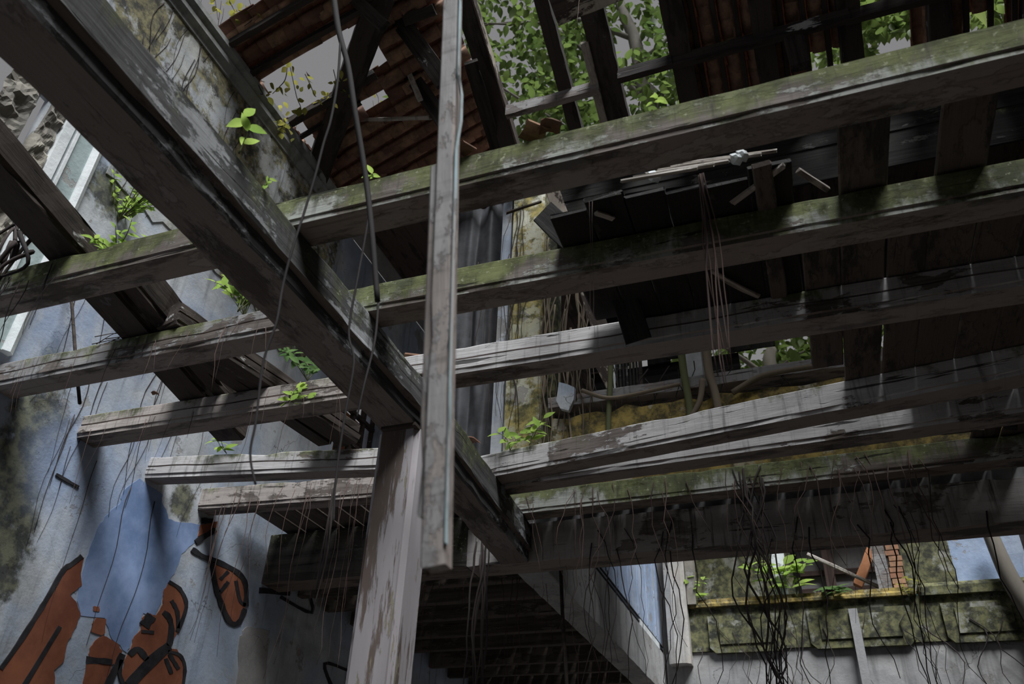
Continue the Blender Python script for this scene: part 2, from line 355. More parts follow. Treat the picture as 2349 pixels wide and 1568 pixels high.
# vertical mouldings beside the opening
for i, (y0, y1, d, mt) in enumerate(((2.985, 3.07, .05, 'white_trim'), (3.07, 3.10, .012, 'green_trim'), (3.10, 3.125, .05, 'white_trim'), (3.125, 3.285, .03, 'green_trim'), (3.285, 3.37, .07, 'white_trim'))):
    if i == 4: m_ = MB().prism([(XL-.01, y0), (XL+.045, y0), (XL+.07, (y0+y1)/2), (XL+.045, y1), (XL-.01, y1)], 2, 4.6, 7.4)
    else: m_ = MB().box((XL-.01, y0, 4.6), (XL+d, y1, 7.4))
    m_.obj('moulding_strip', mt, parent=wall_left)
# broken masonry between the opening and the slit: two rough strips of rubble
for (ya, yb) in ((2.42, 2.735), (2.815, 2.985)):
    ny, nz_ = 12, 60; vs = []; fs = []
    for j in range(nz_+1):
        for i in range(ny+1):
            z = 5.2+2.4*j/nz_; t_ = i/ny; y = ya+(yb-ya)*t_
            if i == 0: y += .10*noise.noise(V((z*3.1, ya, 0)))+(.2 if (ya < 2.5 and z > 6.3) else 0)
            q = V((z*7, y*9, 1)); d = .035+.05*noise.noise(q)+.03*noise.noise(q*2.7)
            vs.append((XL+max(.003, d) if 0 < i < ny and 0 < j < nz_ else XL-.01, y, z))
    for j in range(nz_):
        for i in range(ny): a = j*(ny+1)+i; fs.append((a, a+1, a+ny+2, a+ny+1))
    mesh_obj('broken_masonry', vs, fs, 'stone', parent=wall_left)

# paint on the left wall ------------------------------------------------
def rag(poly, amp=5, n=4):
    out = []
    for i, p in enumerate(poly):
        q = poly[(i+1) % len(poly)]
        for k in range(n):
            t = k/n; x = p[0]+(q[0]-p[0])*t; y = p[1]+(q[1]-p[1])*t
            if k: x += R(-amp, amp); y += R(-amp, amp)
            out.append((x, y))
    return out
def crop(p): return (p[0]/3.752, 1150+p[1]/3.752)
def wall_patch(name, poly, mat, off, amp=6, conv=crop, n=4):
    pts = [AX(*conv(p), XL) for p in rag(poly, amp, n)]
    me = MB(); me.prism([(p.y, p.z) for p in pts], 0, XL-.004, XL+off)
    return me.obj(name, mat, parent=wall_left)
def wall_stroke(pts, wd, off=.009, conv=crop):
    L = []; Rr = []
    P = [V((*conv(p), 0)) for p in pts]
    P = smooth_path(P, 4) if len(P) > 2 else [P[0].lerp(P[1], i/6) for i in range(7)]
    for i, p in enumerate(P):
        d = (P[min(i+1, len(P)-1)]-P[max(i-1, 0)]).normalized(); nn = V((-d.y, d.x, 0)); ww = wd/3.752*.5*R(.8, 1.12)
        L.append(p+nn*ww); Rr.append(p-nn*ww)
    a = [AX(p.x, p.y, XL) for p in L]; b = [AX(p.x, p.y, XL) for p in Rr]; n = len(a)
    vs = [(XL+off, p.y, p.z) for p in a]+[(XL+off, p.y, p.z) for p in b]+[(XL-.002, p.y, p.z) for p in a]+[(XL-.002, p.y, p.z) for p in b]
    fs = []
    for i in range(n-1):
        fs += [(i, i+1, n+i+1, n+i), (i, i+1, 2*n+i+1, 2*n+i), (n+i, n+i+1, 3*n+i+1, 3*n+i)]
    fs += [(0, n, 3*n, 2*n), (n-1, 2*n-1, 4*n-1, 3*n-1)]
    return mesh_obj('black_stroke', vs, fs, 'black_paint', parent=wall_left)
wall_patch('blue_paint', [(1060, -90), (1200, -200), (1400, -60), (1390, 0), (1450, 150), (1560, 180), (1720, 200), (1690, 330), (1560, 450), (1500, 620), (1440, 700), (1390, 830), (1340, 980), (1230, 960), (1180, 1150), (1130, 1200), (1090, 1300), (960, 1180), (900, 1000), (690, 980), (660, 850), (700, 650), (760, 450), (830, 250), (900, 130), (1030, 20)], 'blue_paint', .003, 8)
for pl in ([(720, 480), (600, 550), (430, 830), (330, 960), (200, 1150), (0, 1420), (-60, 1700), (480, 1700), (460, 1450), (540, 1380), (570, 1230), (640, 1090), (690, 980), (660, 880), (600, 800), (700, 720), (690, 620)],
           [(830, 1000), (910, 1010), (900, 1130), (870, 1150), (780, 1120), (790, 1050)], [(800, 900), (850, 900), (850, 945), (800, 940)],
           [(880, 1150), (1010, 1220), (1050, 1290), (980, 1400), (760, 1370), (770, 1260), (820, 1190)],
           [(740, 1400), (960, 1400), (900, 1700), (690, 1700)],
           [(1450, 690), (1540, 740), (1600, 860), (1590, 960), (1520, 1130), (1470, 1230), (1430, 1260), (1520, 1270), (1580, 1370), (1580, 1700), (1060, 1700), (1040, 1480), (1080, 1340), (1130, 1240), (1150, 1160), (1210, 1100), (1220, 1000), (1270, 960), (1340, 980), (1400, 880), (1400, 780)],
           [(1830, 520), (2040, 610), (2110, 700), (2110, 900), (2060, 1040), (1990, 1050), (1930, 960), (1880, 820), (1840, 690)], [(1720, 200), (1870, 170), (1850, 230), (1700, 300)]):
    wall_patch('orange_paint', pl, 'orange_paint', .006, 5)
for pts, wd in (([(700, 470), (610, 540), (540, 590), (430, 780), (330, 950), (150, 1230), (0, 1440)], 40), ([(510, 1075), (210, 1568), (120, 1700)], 42),
                ([(1450, 690), (1540, 750), (1595, 860), (1585, 960), (1520, 1120)], 34), ([(1400, 950), (1450, 1000), (1470, 1100), (1450, 1240)], 50),
                ([(1450, 1240), (1300, 1370), (1100, 1580)], 90), ([(1470, 850), (1520, 950), (1525, 1090)], 36), ([(1235, 1070), (1300, 980)], 95),
                ([(1050, 1310), (920, 1580)], 62), ([(740, 1355), (960, 1380)], 50), ([(1110, 1320), (1180, 1270), (1260, 1360)], 55), ([(1210, 1115), (1320, 1125)], 28),
                ([(1040, 1360), (1025, 1480), (1060, 1580)], 36), ([(1440, 1290), (1540, 1320), (1585, 1420), (1570, 1580)], 30), ([(1420, 1350), (1470, 1480)], 34), ([(1450, 1310), (1530, 1440)], 36),
                ([(1820, 520), (1850, 720), (1920, 930), (1980, 1040), (2050, 1040), (2105, 920)], 46), ([(1650, 410), (1740, 470), (1860, 515), (2040, 610), (2110, 720), (2110, 900)], 46),
                ([(1890, 670), (1960, 600)], 30), ([(1890, 780), (1960, 690)], 34), ([(2025, 680), (2060, 850), (2110, 890)], 30), ([(1680, 350), (1850, 240)], 50), ([(1730, 165), (1830, 165)], 44)):
    wall_stroke(pts, wd)
c3 = lambda p: (p[0]/2.348, 900+p[1]/2.348)
for pts, wd in (([(1395, 1065), (1560, 1078)], 50), ([(1510, 1100), (1680, 1185), (1642, 1035)], 26), ([(1870, 1495), (1747, 1460), (1792, 1600)], 26), ([(300, 440), (420, 510)], 26)):
    wall_stroke(pts, wd, conv=c3)
# darker strip where the plaster skin ends, and mildew patches
wall_patch('bare_render', [(1290, 1310), (1330, 1260), (1450, 1280), (1440, 1400), (1430, 1640), (1270, 1640)], 'plaster_grey', .006, 6, c3)
# window with orange shutters, far along the left wall, upper storey
win = empty('window_1', (XL, 8.07, 5.8), None, None); win['kind'] = 'structure'; win['label'] = 'window with dark bars and orange shutters in the left wall'
for k in range(5): MB().box((XL-.16, 7.55+k*.255, 5.8), (XL-.10, 7.60+k*.255, 7.05)).obj('bar', 'old', parent=win, loc=(XL, 7.55+k*.25, 5.8))
for z in (6.2, 6.62): MB().box((XL-.15, 7.55, z), (XL-.09, 8.6, z+.05)).obj('crossbar', 'old', parent=win, loc=(XL, 7.6, z))
for y in (7.62, 8.12): MB().box((XL-.30, y, 5.8), (XL-.27, y+.38, 6.72)).obj('shutter', 'orange_wood', parent=win, loc=(XL, y, 5.8))

# ground-floor column under the girder ------------------------------------
cm = MB(); c = .035
x0, x1, y0, y1 = -2.445, -2.155, 4.09, 4.37
cm.prism([(x0+c, y0), (x1-c, y0), (x1-c, y0+c*.6), (x1, y0+c), (x1, y1-c), (x1-c, y1), (x0+c, y1), (x0, y1-c), (x0, y0+c), (x0+c, y0+c*.6)], 2, 0, 3.985)
cm.obj('column', 'column', loc=(-2.3, 4.23, 0), label='square peeling plaster column standing under the main girder', cat='column')
# main girder, resting on the column ------------------------------------
girder = empty('main_girder', (-2.28, 4.23, 4.0), 'thick dark main girder running from upper left to the centre over the column', 'beam')
beam('timber', (-2.14-.28, -1.0, 4.0), (-2.42, 4.25, 4.0), .28, .325, 'girder', prof='girder', upv=(0, 0, 1), parent=girder, rag=.008).matrix_basis = Matrix.Translation(-girder.location) @ Matrix(((0, 1, 0, -2.42), (1, 0, 0, -1.0), (0, 0, 1, 4.0), (0, 0, 0, 1)))
g2 = beam('timber', (0, 0, 0), (2.49, 0, 0), .28, .345, 'girder', prof='girder', parent=girder, rag=.009)
ang = math.atan2(-.15, 2.55)
g2.matrix_basis = Matrix.Translation(-girder.location) @ Matrix(((math.sin(ang), math.cos(ang), 0, -2.42), (math.cos(ang), -math.sin(ang), 0, 4.245), (0, 0, 1, 3.995), (0, 0, 0, 1)))
MB().box((-2.40, 4.05, 3.98), (-2.16, 4.45, 4.002)).obj('bearing_plate', 'old', parent=girder, loc=(-2.28, 4.2, 3.98))

# floor joists over the girder ------------------------------------------
ZJ = 4.335
def joist(ax, ay, bx, by, mat, label, prof='plain', w=.195, h=.19, dz=0, dzb=None, **k):
    return beam('floor_joist', (ax, ay, ZJ+dz), (bx, by, ZJ+(dz if dzb is None else dzb)), w, h, mat, label, 'beam', prof, **k)
joist(-2.30, 2.515, 4.4, 2.48, 'joist_moss', 'nearest and highest of the joists right of the girder, mossy green and grey', chip=.012, rag=.005)
joist(-2.34, 3.29, 4.4, 3.34, 'joist_moss', 'second mossy joist right of the girder, ending in shadow at the right')
joist(-2.36, 4.075, 4.4, 4.11, 'joist_pale', 'third joist right of the girder, split lengthwise with peeling white paint', 'split', h=.2)
joist(-2.45, 5.66, 4.4, 4.62, 'joist_pale', 'skewed pale joist with cracked white paint, fourth right of the girder', rag=.009, h=.205)
joist(-2.36, 5.85, 4.4, 5.40, 'joist_pale', 'white and yellow-green joist mostly hidden behind the skewed pale one')
joist(-2.40, 6.43, 4.4, 6.26, 'joist_moss', 'dark green lichen-spotted joist just above the long concrete lintel', h=.2)
joist(XL-.05, 2.545, -2.38, 2.52, 'joist_moss', 'nearest mossy joist between the left wall and the girder')
joist(XL-.05, 3.34, -2.36, 3.31, 'joist_dark', 'split grey joist, second left of the girder, with a leafy plant on it', 'split')
joist(XL-.05, 4.13, -2.38, 4.16, 'joist_brown', 'third joist left of the girder, brownish with dark streaks, end in the wall', 'split', w=.2)
joist(XL-.02, 4.89, -2.52, 5.36, 'joist_pale', 'fourth joist left of the girder, split with flaking pale paint, behind the column', 'split', w=.17)
joist(XL-.02, 5.60, -2.44, 5.84, 'joist_brown', 'last and lowest joist left of the girder, green and streaked, behind the column', w=.18, h=.2)
for (x, y, mt, lb) in ((-2.52, 2.53, 'joist_moss', 'short mossy joist stub on the girder beside the nearest joist'), (-2.54, 3.32, 'joist_dark', 'short pale joist stub on the girder beside the second joist')):
    beam('joist_stub', (x, y, ZJ), (x+.14, y, ZJ), .18, .17, mt, lb, 'beam', rag=.012)

# long lintel and what it carries ------------------------------------------
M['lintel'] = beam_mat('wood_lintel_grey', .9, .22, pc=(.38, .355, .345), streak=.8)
M['lintel_dark'] = beam_mat('wood_lintel_dark', .35, .75, pc=(.16, .16, .15), wd=(.03, .027, .024), wl=(.08, .072, .064), mc=((.012, .013, .009), (.055, .06, .03)))  # left lintel piece, darker and greener than the right one
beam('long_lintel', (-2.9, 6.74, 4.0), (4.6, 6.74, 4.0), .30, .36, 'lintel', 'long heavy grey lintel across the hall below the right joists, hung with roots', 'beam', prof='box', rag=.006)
beam('long_lintel', (XL-.03, 6.735, 4.0), (-2.91, 6.735, 4.0), .30, .5, 'lintel_dark', 'dark lintel between the left wall and the column', 'beam', prof='box', rag=.006)
MB().box((4.6, -3, 0), (4.95, 13.3, 9.1)).obj('wall_right', 'plaster_grey', kind='structure')['label'] = 'grey plaster wall on the right'
wall_b = MB().box((-2.3, 6.86, 4.36), (4.6, 7.04, 4.52))
wall_b.obj('trim_2', 'plaster_concrete', kind='structure')['label'] = 'narrow concrete kerb on top of the lintel'
# gallery beyond: side beam in line with the girder, joists across, floor on top
gal = beam('gallery_beam', (-2.50, 7.04, 4.0), (-2.46, 13.2, 4.0), .30, .60, 'joist_dark', 'long grey side beam of the gallery receding beneath the blue wall', 'beam', prof='box')
gal.data.materials[0] = M['plaster_concrete']
gal.matrix_basis = Matrix(((0, 1, 0, -2.52), (1, 0, 0, 7.04), (0, 0, 1, 4.0), (0, 0, 0, 1)))
for i, y in enumerate((7.38, 7.92, 8.52, 9.22, 9.86, 10.75, 11.4, 12.2, 12.9)):
    beam('gallery_joist', (XL-.03, y, 4.06), (-2.51, y, 4.06), .10, .26, 'board', '%s of the dark joists under the gallery floor behind the lintel' % ('nearest', 'second nearest', 'third nearest', 'fourth nearest', 'fifth nearest', 'sixth nearest', 'seventh nearest', 'eighth nearest', 'farthest')[i], 'beam', prof='box', group='joists under the gallery')
fg = empty('floor_gallery', (0, 0, 4.33), None, None); fg['kind'] = 'structure'; fg['label'] = 'dark plank floor of the gallery'
for i in range(12):
    x = XL+.02+i*.216; beam('plank', (x+.2, 7.05, 4.325), (x+.2, 13.2, 4.325), .2, .03, 'board', prof='box', parent=fg, seg=.8, rag=.002)

# remaining floor boards over the joists -----------------------------------
fu = empty('floor_upper', (0, 0, 4.53), None, None); fu['kind'] = 'structure'; fu['label'] = 'dark leftover floor boards lying across the joists at right'
xs = .26; i = 0
while xs < 4.3:
    wd = (.195, .225, .195, .225, .21)[i % 5]
    ys = (3.55, 2.75, 3.55, 2.72, 3.5, 2.6, 2.6, 2.6)[i] if i < 8 else 2.52
    ye = (5.0, 5.55, 5.35, 6.2, 6.25)[i % 5] if i < 5 else 6.45
    beam('plank', (xs+wd, ys, ZJ+.205), (xs+wd, ye, ZJ+.205), wd, .032, 'board', prof='box', parent=fu, seg=.5, rag=.004)
    xs += wd+(.006, .014, .004, .008)[i % 4]; i += 1
for i in range(30):                                     # short boards between the last joist and the lintel
    x = -4.98+i*.225
    if -2.75 < x < -2.3: continue
    beam('plank', (x+.2, 6.06 if x < -2.5 else 6.52, ZJ+.205), (x+.2, 7.0, ZJ+.205), .205, .03, 'board', prof='box', parent=fu, seg=.5, rag=.004)
# upper ceiling beyond the lintel line (planks along y) and a dark boarded partition
cl = empty('ceiling', (0, 0, 9.1), None, None); cl['kind'] = 'structure'; cl['label'] = 'dark brown plank ceiling of the upper rear rooms'
for i in range(46):
    x = XL+i*.212
    if x > 4.4: break
    y1 = 13.2 if x < -2.5 else 8.65
    beam('plank', (x+.215, 7.12+(.12*random.random() if x > -2.3 else 0), 9.1+.008*(i % 2)), (x+.215, y1, 9.1+.008*(i % 2)), .222, .03, 'ceilingwood', prof='box', parent=cl, seg=.9, rag=.002, chip=0)
MB().prism([(XL, 8.86), (XL+.10, 9.08), (XL+.10, 9.1), (XL, 9.1)], 1, 7.1, 13.2).obj('trim_3', 'plaster_grey', kind='structure')['label'] = 'pale cove moulding between left wall and plank ceiling'
MB().box((XL, 13.2, 4.36), (-2.2, 13.4, 9.1)).obj('wall_gallery', 'plaster_grey', kind='structure')['label'] = 'grey end wall of the upper gallery'
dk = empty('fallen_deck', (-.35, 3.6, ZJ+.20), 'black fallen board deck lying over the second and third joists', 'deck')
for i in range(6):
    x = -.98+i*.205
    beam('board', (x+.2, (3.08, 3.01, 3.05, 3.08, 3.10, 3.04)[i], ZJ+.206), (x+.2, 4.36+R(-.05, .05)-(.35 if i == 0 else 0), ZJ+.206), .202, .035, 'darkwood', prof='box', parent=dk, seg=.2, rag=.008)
beam('batten', (.155, 3.0, ZJ+.175), (.155, 4.3, ZJ+.175), .09, .03, 'board', prof='box', parent=dk)
for (p, q) in (((1675, 468), (1795, 380)), ((1838, 392), (1905, 435)), ((1640, 622), (1745, 680)), ((1370, 488), (1410, 500))):
    beam('brace', AZ(*p, ZJ+.18), AZ(*q, ZJ+.18), .03, .025, 'lath', prof='box', parent=dk)
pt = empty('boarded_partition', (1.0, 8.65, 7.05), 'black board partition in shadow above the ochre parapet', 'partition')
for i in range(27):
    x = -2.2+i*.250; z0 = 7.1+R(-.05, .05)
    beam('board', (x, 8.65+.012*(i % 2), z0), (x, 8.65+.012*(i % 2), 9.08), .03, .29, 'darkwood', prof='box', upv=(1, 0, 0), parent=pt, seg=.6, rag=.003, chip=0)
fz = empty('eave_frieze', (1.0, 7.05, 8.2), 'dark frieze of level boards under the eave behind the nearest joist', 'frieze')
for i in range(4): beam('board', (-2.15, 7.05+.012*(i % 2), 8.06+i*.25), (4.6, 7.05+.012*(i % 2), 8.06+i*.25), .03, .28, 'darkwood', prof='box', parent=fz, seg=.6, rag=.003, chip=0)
# edge of broken lath ceiling catching light just behind the nearest joist
lr = empty('broken_lath', AY(1600, 372, 3.12), 'bleached broken laths glinting on the front edge of the black deck', 'lath')
for i in range(6):
    yy = 3.045+.03*i
    a = AY(1425+i*28, 416-i*8, yy); b = AY(1600+i*36, 386-i*8, yy)
    beam('lath_strip', a, b, .02, .022, 'lath', prof='box', parent=lr, rag=.005)
for (px, py) in ((1502, 404), (1690, 364), (1704, 356)):
    c0 = AY(px, py, 3.12); bm = bmesh.new(); bmesh.ops.create_icosphere(bm, subdivisions=2, radius=.032)
    mesh_obj('mortar_lump', [v.co*(1+.5*noise.noise(v.co*40))+c0 for v in bm.verts], [[v.index for v in f.verts] for f in bm.faces], 'white_trim', loc=c0, parent=lr); bm.free()

# pilaster, curtain, mossy parapet of the upper storey -------------------------
pil = empty('pilaster', (-2.57, 7.05, 4.52), 'tall yellowed mossy pilaster standing on the lintel beside the black curtain', 'pilaster')
MB().prism([(-2.68, 6.95), (-2.32, 6.95), (-2.29, 6.98), (-2.29, 7.3), (-2.68, 7.3)], 2, 4.61, 9.08).obj('shaft', 'plaster_pil', parent=pil, loc=(-2.57, 7.05, 4.36))
MB().prism([(-2.84, 7.0), (-2.72, 7.0), (-2.72, 7.04), (-2.68, 7.04), (-2.68, 7.3), (-2.84, 7.3)], 2, 4.61, 9.08).obj('side_moulding', 'plaster', parent=pil, loc=(-2.57, 7.05, 4.36))
MB().prism([(-2.29, 7.05), (-2.17, 7.05), (-2.17, 7.28), (-2.29, 7.28)], 2, 4.61, 9.08).obj('side_return', 'plaster_moss', parent=pil, loc=(-2.57, 7.05, 4.36))
def curtain():
    vs = []; nx, nz = 60, 14; fs = []
    for j in range(nz+1):
        t = j/nz; z = 8.95-4.05*t
        for i in range(nx+1):
            s = i/nx; xw = -3.62+.78*s if t < .25 else -3.62+.78*s+(.20-.18*s)*min(1, (t-.25)*2)*(1-s)
            y = 7.18+.05*math.sin(s*15+1.4*math.sin(t*3)+2*noise.noise(V((s*4, t*2, 0))))+.06*noise.noise(V((s*6+.6*t, t*1.5, 3)))
            vs.append((xw, y, z+.03*math.sin(s*9)))
    for j in range(nz):
        for i in range(nx): a = j*(nx+1)+i; fs.append((a, a+1, a+nx+2, a+nx+1))
    o = mesh_obj('curtain', vs, fs, 'curtain', loc=(-3.2, 7.18, 8.95), smooth=True, label='black tattered curtain hanging left of the mossy pilaster', cat='curtain')
    sm = o.modifiers.new('thickness', 'SOLIDIFY'); sm.thickness = .006
curtain()
pa = empty('upper_parapet', (-.9, 7.0, 4.52), 'low ochre-mossed parapet overgrown with roots beside the pilaster', 'parapet')
pv = MB().prism([(x, 4.5) for x in (-2.2, 1.9)] + [(1.9-.15*k, 5.52+.10*noise.noise(V((k*.8, 2, 0)))) for k in range(28)], 1, 6.92, 7.18); pv.obj('mossy_panel', 'plaster_yellow', parent=pa, loc=(-.9, 7.0, 4.5))
beam('rail', (-2.2, 6.93, 5.64), (1.9, 6.93, 5.66), .26, .13, 'plank_fg', prof='box', parent=pa, rag=.012)
MB().box((-.86, 7.02, 5.7), (-.64, 7.2, 6.2)).obj('post', 'white_trim', parent=pa, loc=(-.9, 7.0, 5.7))
# the leftover louvre and planks behind the parapet
lo = empty('louvre_panel', (AY(1435, 880, 7.12).x, 7.12, 5.78), 'small dark louvred panel standing on the parapet rail', 'louvre')
xa = AY(1412, 860, 7.12).x; xb = AY(1466, 860, 7.12).x
MB().box((xa-.04, 7.10, 5.78), (xa, 7.14, 6.4)).obj('stile', 'white_trim', parent=lo, loc=(xa, 7.1, 5.78)); MB().box((xb, 7.10, 5.78), (xb+.035, 7.14, 6.4)).obj('stile', 'old', parent=lo, loc=(xb, 7.1, 5.78))
for i in range(7): MB().box((xa+(xb-xa)*(i+.2)/7, 7.11, 5.78), (xa+(xb-xa)*(i+.75)/7, 7.13, 6.4)).obj('slat', 'darkwood', parent=lo, loc=(xa, 7.1, 5.78))
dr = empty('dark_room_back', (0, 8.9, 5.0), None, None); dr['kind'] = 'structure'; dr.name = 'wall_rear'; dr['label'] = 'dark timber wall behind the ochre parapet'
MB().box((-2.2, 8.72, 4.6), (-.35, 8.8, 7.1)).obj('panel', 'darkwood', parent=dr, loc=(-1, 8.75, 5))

# blue upper wall over the gallery beam, far pilaster, far parapet ------------------
bw = empty('blue_wall', (-2.3, 10, 4.6), 'pale blue plank wall standing on the gallery side beam', 'wall')
MB().box((-2.40, 7.4, 4.6), (-2.26, 13.05, 6.0)).obj('panel', 'blue_wall', parent=bw, loc=(-2.3, 10, 4.6))
for z in (4.66, 4.72): MB().box((-2.27, 7.4, z), (-2.245, 13.05, z+.016)).obj('rail', 'darkwood', parent=bw, loc=(-2.3, 10, z))
for i in range(9): MB().box((-2.27, 7.6+i*.62, 4.78), (-2.25, 7.63+i*.62, 6.0)).obj('batten', 'blue_wall', parent=bw, loc=(-2.3, 7.6+i*.62, 4.78))
MB().box((-2.27, 11.3, 4.62), (-2.235, 12.7, 4.70)).obj('rail', 'white_trim', parent=bw, loc=(-2.3, 12, 4.6))
fp = empty('far_pilaster', (-1.95, 12.8, 4.4), 'pale flaking pilaster at the far corner between blue wall and parapet', 'pilaster')
MB().prism([(-2.12, 12.78), (-2.02, 12.74), (-1.86, 12.74), (-1.80, 12.80), (-1.80, 13.1), (-2.12, 13.1)], 2, 4.42, 6.6).obj('shaft', 'plaster_pale', parent=fp, loc=(-1.95, 12.8, 4.42))
MB().prism([(-1.79, 12.85), (-1.66, 12.85), (-1.66, 13.1), (-1.79, 13.1)], 2, 5.3, 6.6).obj('root_crust', 'stone', parent=fp, loc=(-1.75, 12.9, 5.3))
MB().box((-2.2, 13.0, 0), (4.6, 13.3, 4.615)).obj('wall_back', 'plaster_concrete', kind='structure')['label'] = 'cracked grey wall below the far mossy parapet'
fpar = empty('far_parapet', (.5, 12.95, 4.62), 'far moss-green parapet with raised panels behind hanging roots at lower right', 'parapet')
MB().box((-1.80, 12.97, 4.62), (4.6, 13.2, 5.26)).obj('body', 'plaster_moss', parent=fpar, loc=(.5, 12.95, 4.62))
MB().prism([(12.90, 5.26), (12.90, 5.30), (12.93, 5.33), (12.93, 5.38), (13.22, 5.38), (13.22, 5.26)], 0, -1.82, 1.45).obj('coping', 'plaster_yellow', parent=fpar, loc=(.5, 12.95, 5.26))
MB().prism([(12.90, 5.24), (12.90, 5.36), (12.95, 5.42), (13.22, 5.42), (13.22, 5.24)], 0, 1.5, 4.6).obj('coping', 'plaster_moss', parent=fpar, loc=(2, 12.95, 5.26))
for (xa, xb) in ((-1.52, -.42), (-.08, 1.32), (1.72, 2.75), (3.0, 4.1)):
    cc = .08
    MB().prism([(xa+cc, 4.58), (xb-cc, 4.58), (xb, 4.58+cc), (xb, 5.12), (xa, 5.12), (xa, 4.58+cc)], 1, 12.925, 13.0).obj('raised_panel', 'plaster_moss', parent=fpar, loc=(xa, 12.95, 4.6))
    MB().prism([(xa+.16, 4.70), (xb-.16, 4.70), (xb-.16, 5.04), (xa+.16, 5.04)], 1, 12.905, 12.95).obj('panel_field', 'plaster_moss', parent=fpar, loc=(xa, 12.95, 4.7))
MB().box((.50, 12.86, 3.0), (.62, 12.90, 5.1)).obj('render_strip', 'plaster_concrete', loc=(.55, 12.9, 4), label='narrow grey render strip running down the far wall through the parapet panel', cat='strip')
# posts, boards and walls above the far parapet
MB().prism([(-.47, 12.98), (-.29, 12.98), (-.27, 13.12), (-.45, 13.12)], 2, 5.38, 6.8).obj('window_post', 'white_trim', loc=(-.38, 13, 5.38), label='leaning pale post rising from the far parapet amid leaves', cat='post')
MB().prism([(.98, 12.98), (1.16, 12.98), (1.18, 13.14), (1.0, 13.14)], 2, 5.38, 6.8).obj('window_post', 'plank_fg', loc=(1.06, 13, 5.38), label='grey timber post beside the brick pier over the far parapet', cat='post')
bp = empty('brick_pier', (1.28, 13.1, 5.38), 'narrow pier of crumbling orange bricks above the far parapet', 'pier')
for i in range(15):
    ox = R(-.02, .02); MB().box((1.19+ox, 13.03, 5.38+i*.085), (1.37+ox, 13.16, 5.38+i*.085+.07)).obj('brick', 'brick', parent=bp, loc=(1.28, 13.1, 5.38+i*.085))
MB().box((1.20, 13.05, 5.38), (1.36, 13.15, 6.65)).obj('mortar_core', 'stone', parent=bp, loc=(1.28, 13.1, 5.38))
MB().box((1.38, 13.10, 5.36), (2.05, 13.25, 6.9)).obj('wall_far', 'plaster_moss', kind='structure')['label'] = 'dark mildewed wall piece between brick pier and blue wall'
MB().box((2.05, 13.11, 5.38), (3.0, 13.25, 6.9)).obj('wall_far', 'blue_wall', kind='structure')['label'] = 'blue plaster wall piece at the far right'
MB().box((-1.9, 15.6, 0), (4.6, 15.8, 8.3)).obj('wall_far', 'plaster_grey', kind='structure')['label'] = 'shadowed rear wall behind the far parapet'
MB().box((-1.85, 13.5, 8.0), (4.6, 15.7, 8.1)).obj('ceiling_far', 'ceilingwood', kind='structure')['label'] = 'dark ceiling behind the far parapet'
MB().box((-1.82, 14.3, 4.8), (-.2, 14.4, 8.0)).obj('wall_far', 'plaster_moss', kind='structure')['label'] = 'dark mossy wall left of the pale post beyond the parapet'
rb = empty('rear_framing', (.5, 14.6, 5.4), 'brown timber framing with teal boards in the dark opening over the far parapet', 'framing')
for (a, b) in (((-.1, 14.6, 6.15), (2.0, 14.6, 6.15)), ((-.1, 14.6, 5.85), (2.0, 14.6, 5.85)), ((-.1, 14.6, 6.75), (2.0, 14.6, 6.75))): beam('rail', a, b, .06, .09, 'ceilingwood', prof='box', parent=rb)
beam('stud', (.30, 14.55, 5.9), (.30, 14.55, 7.6), .1, .16, 'ceilingwood', prof='box', upv=(1, 0, 0), parent=rb)
MB().box((-.1, 14.62, 5.2), (2.0, 14.66, 5.86)).obj('teal_board', 'teal', parent=rb, loc=(.5, 14.62, 5.2))
MB().box((-.1, 14.68, 5.8), (2.0, 14.72, 7.9)).obj('plaster_panel', 'plaster_grey', parent=rb, loc=(.5, 14.7, 5.8))
beam('leaning_pole', AY(1850, 1272, 13.4), AY(2020, 1350, 13.4), .05, .05, 'lath', 'thin pale pole leaning in the opening over the far parapet', 'pole', prof='box')
beam('leaning_timber', AY(1978, 1345, 13.6), AY(2010, 1262, 13.6), .14, .14, 'orange_wood', 'short brown timber leaning beside the grey post over the far parapet', 'timber', prof='box')
# strangler-root pier at the far right edge
tube_obj('root_trunk', smooth_path([AY(2268, 1215, 12.8), AY(2300, 1290, 12.75), AY(2330, 1350, 12.75), AY(2375, 1420, 12.75), AY(2400, 1520, 12.75)]), .10, .15, 'bark', 8, label='thick strangler root climbing the wall at the right edge', cat='root')

# rotten fallen beams over the left joists --------------------------------
zt = ZJ+.20
beam('fallen_beam', AZ(-60, 300, zt+.02), AZ(560, 1010, zt), .24, .20, 'old', 'long rotten dark beam lying diagonally over the left joists', 'beam', rag=.016, chip=.05)
beam('fallen_beam', AZ(300, 640, zt+.05), AZ(560, 950, zt+.02), .12, .24, 'old', 'split brown slab lying along the upper side of the rotten diagonal beam', 'beam', rag=.02, chip=.05)
a, b = AZ(535, 826, zt), AZ(822, 1016, zt)
beam('fallen_beam', a-(b-a).normalized()*.5, b, .19, .17, 'old', 'dark grooved fallen beam close to the girder, near the orange shutters', 'beam', 'split', rag=.012)
beam('fallen_beam', a+V((-.20, -.3, 0)), b+V((-.22, -.05, 0)), .14, .15, 'old', 'narrower rotten beam lying beside the grooved fallen beam', 'beam', rag=.015)
beam('wall_bracket', AX(252, 395, XL-.05), AX(252, 395, XL-.05)+V((.05, .45, -.16)), .16, .13, 'old', 'short wooden block projecting from the left wall under the fern', 'bracket', prof='box')
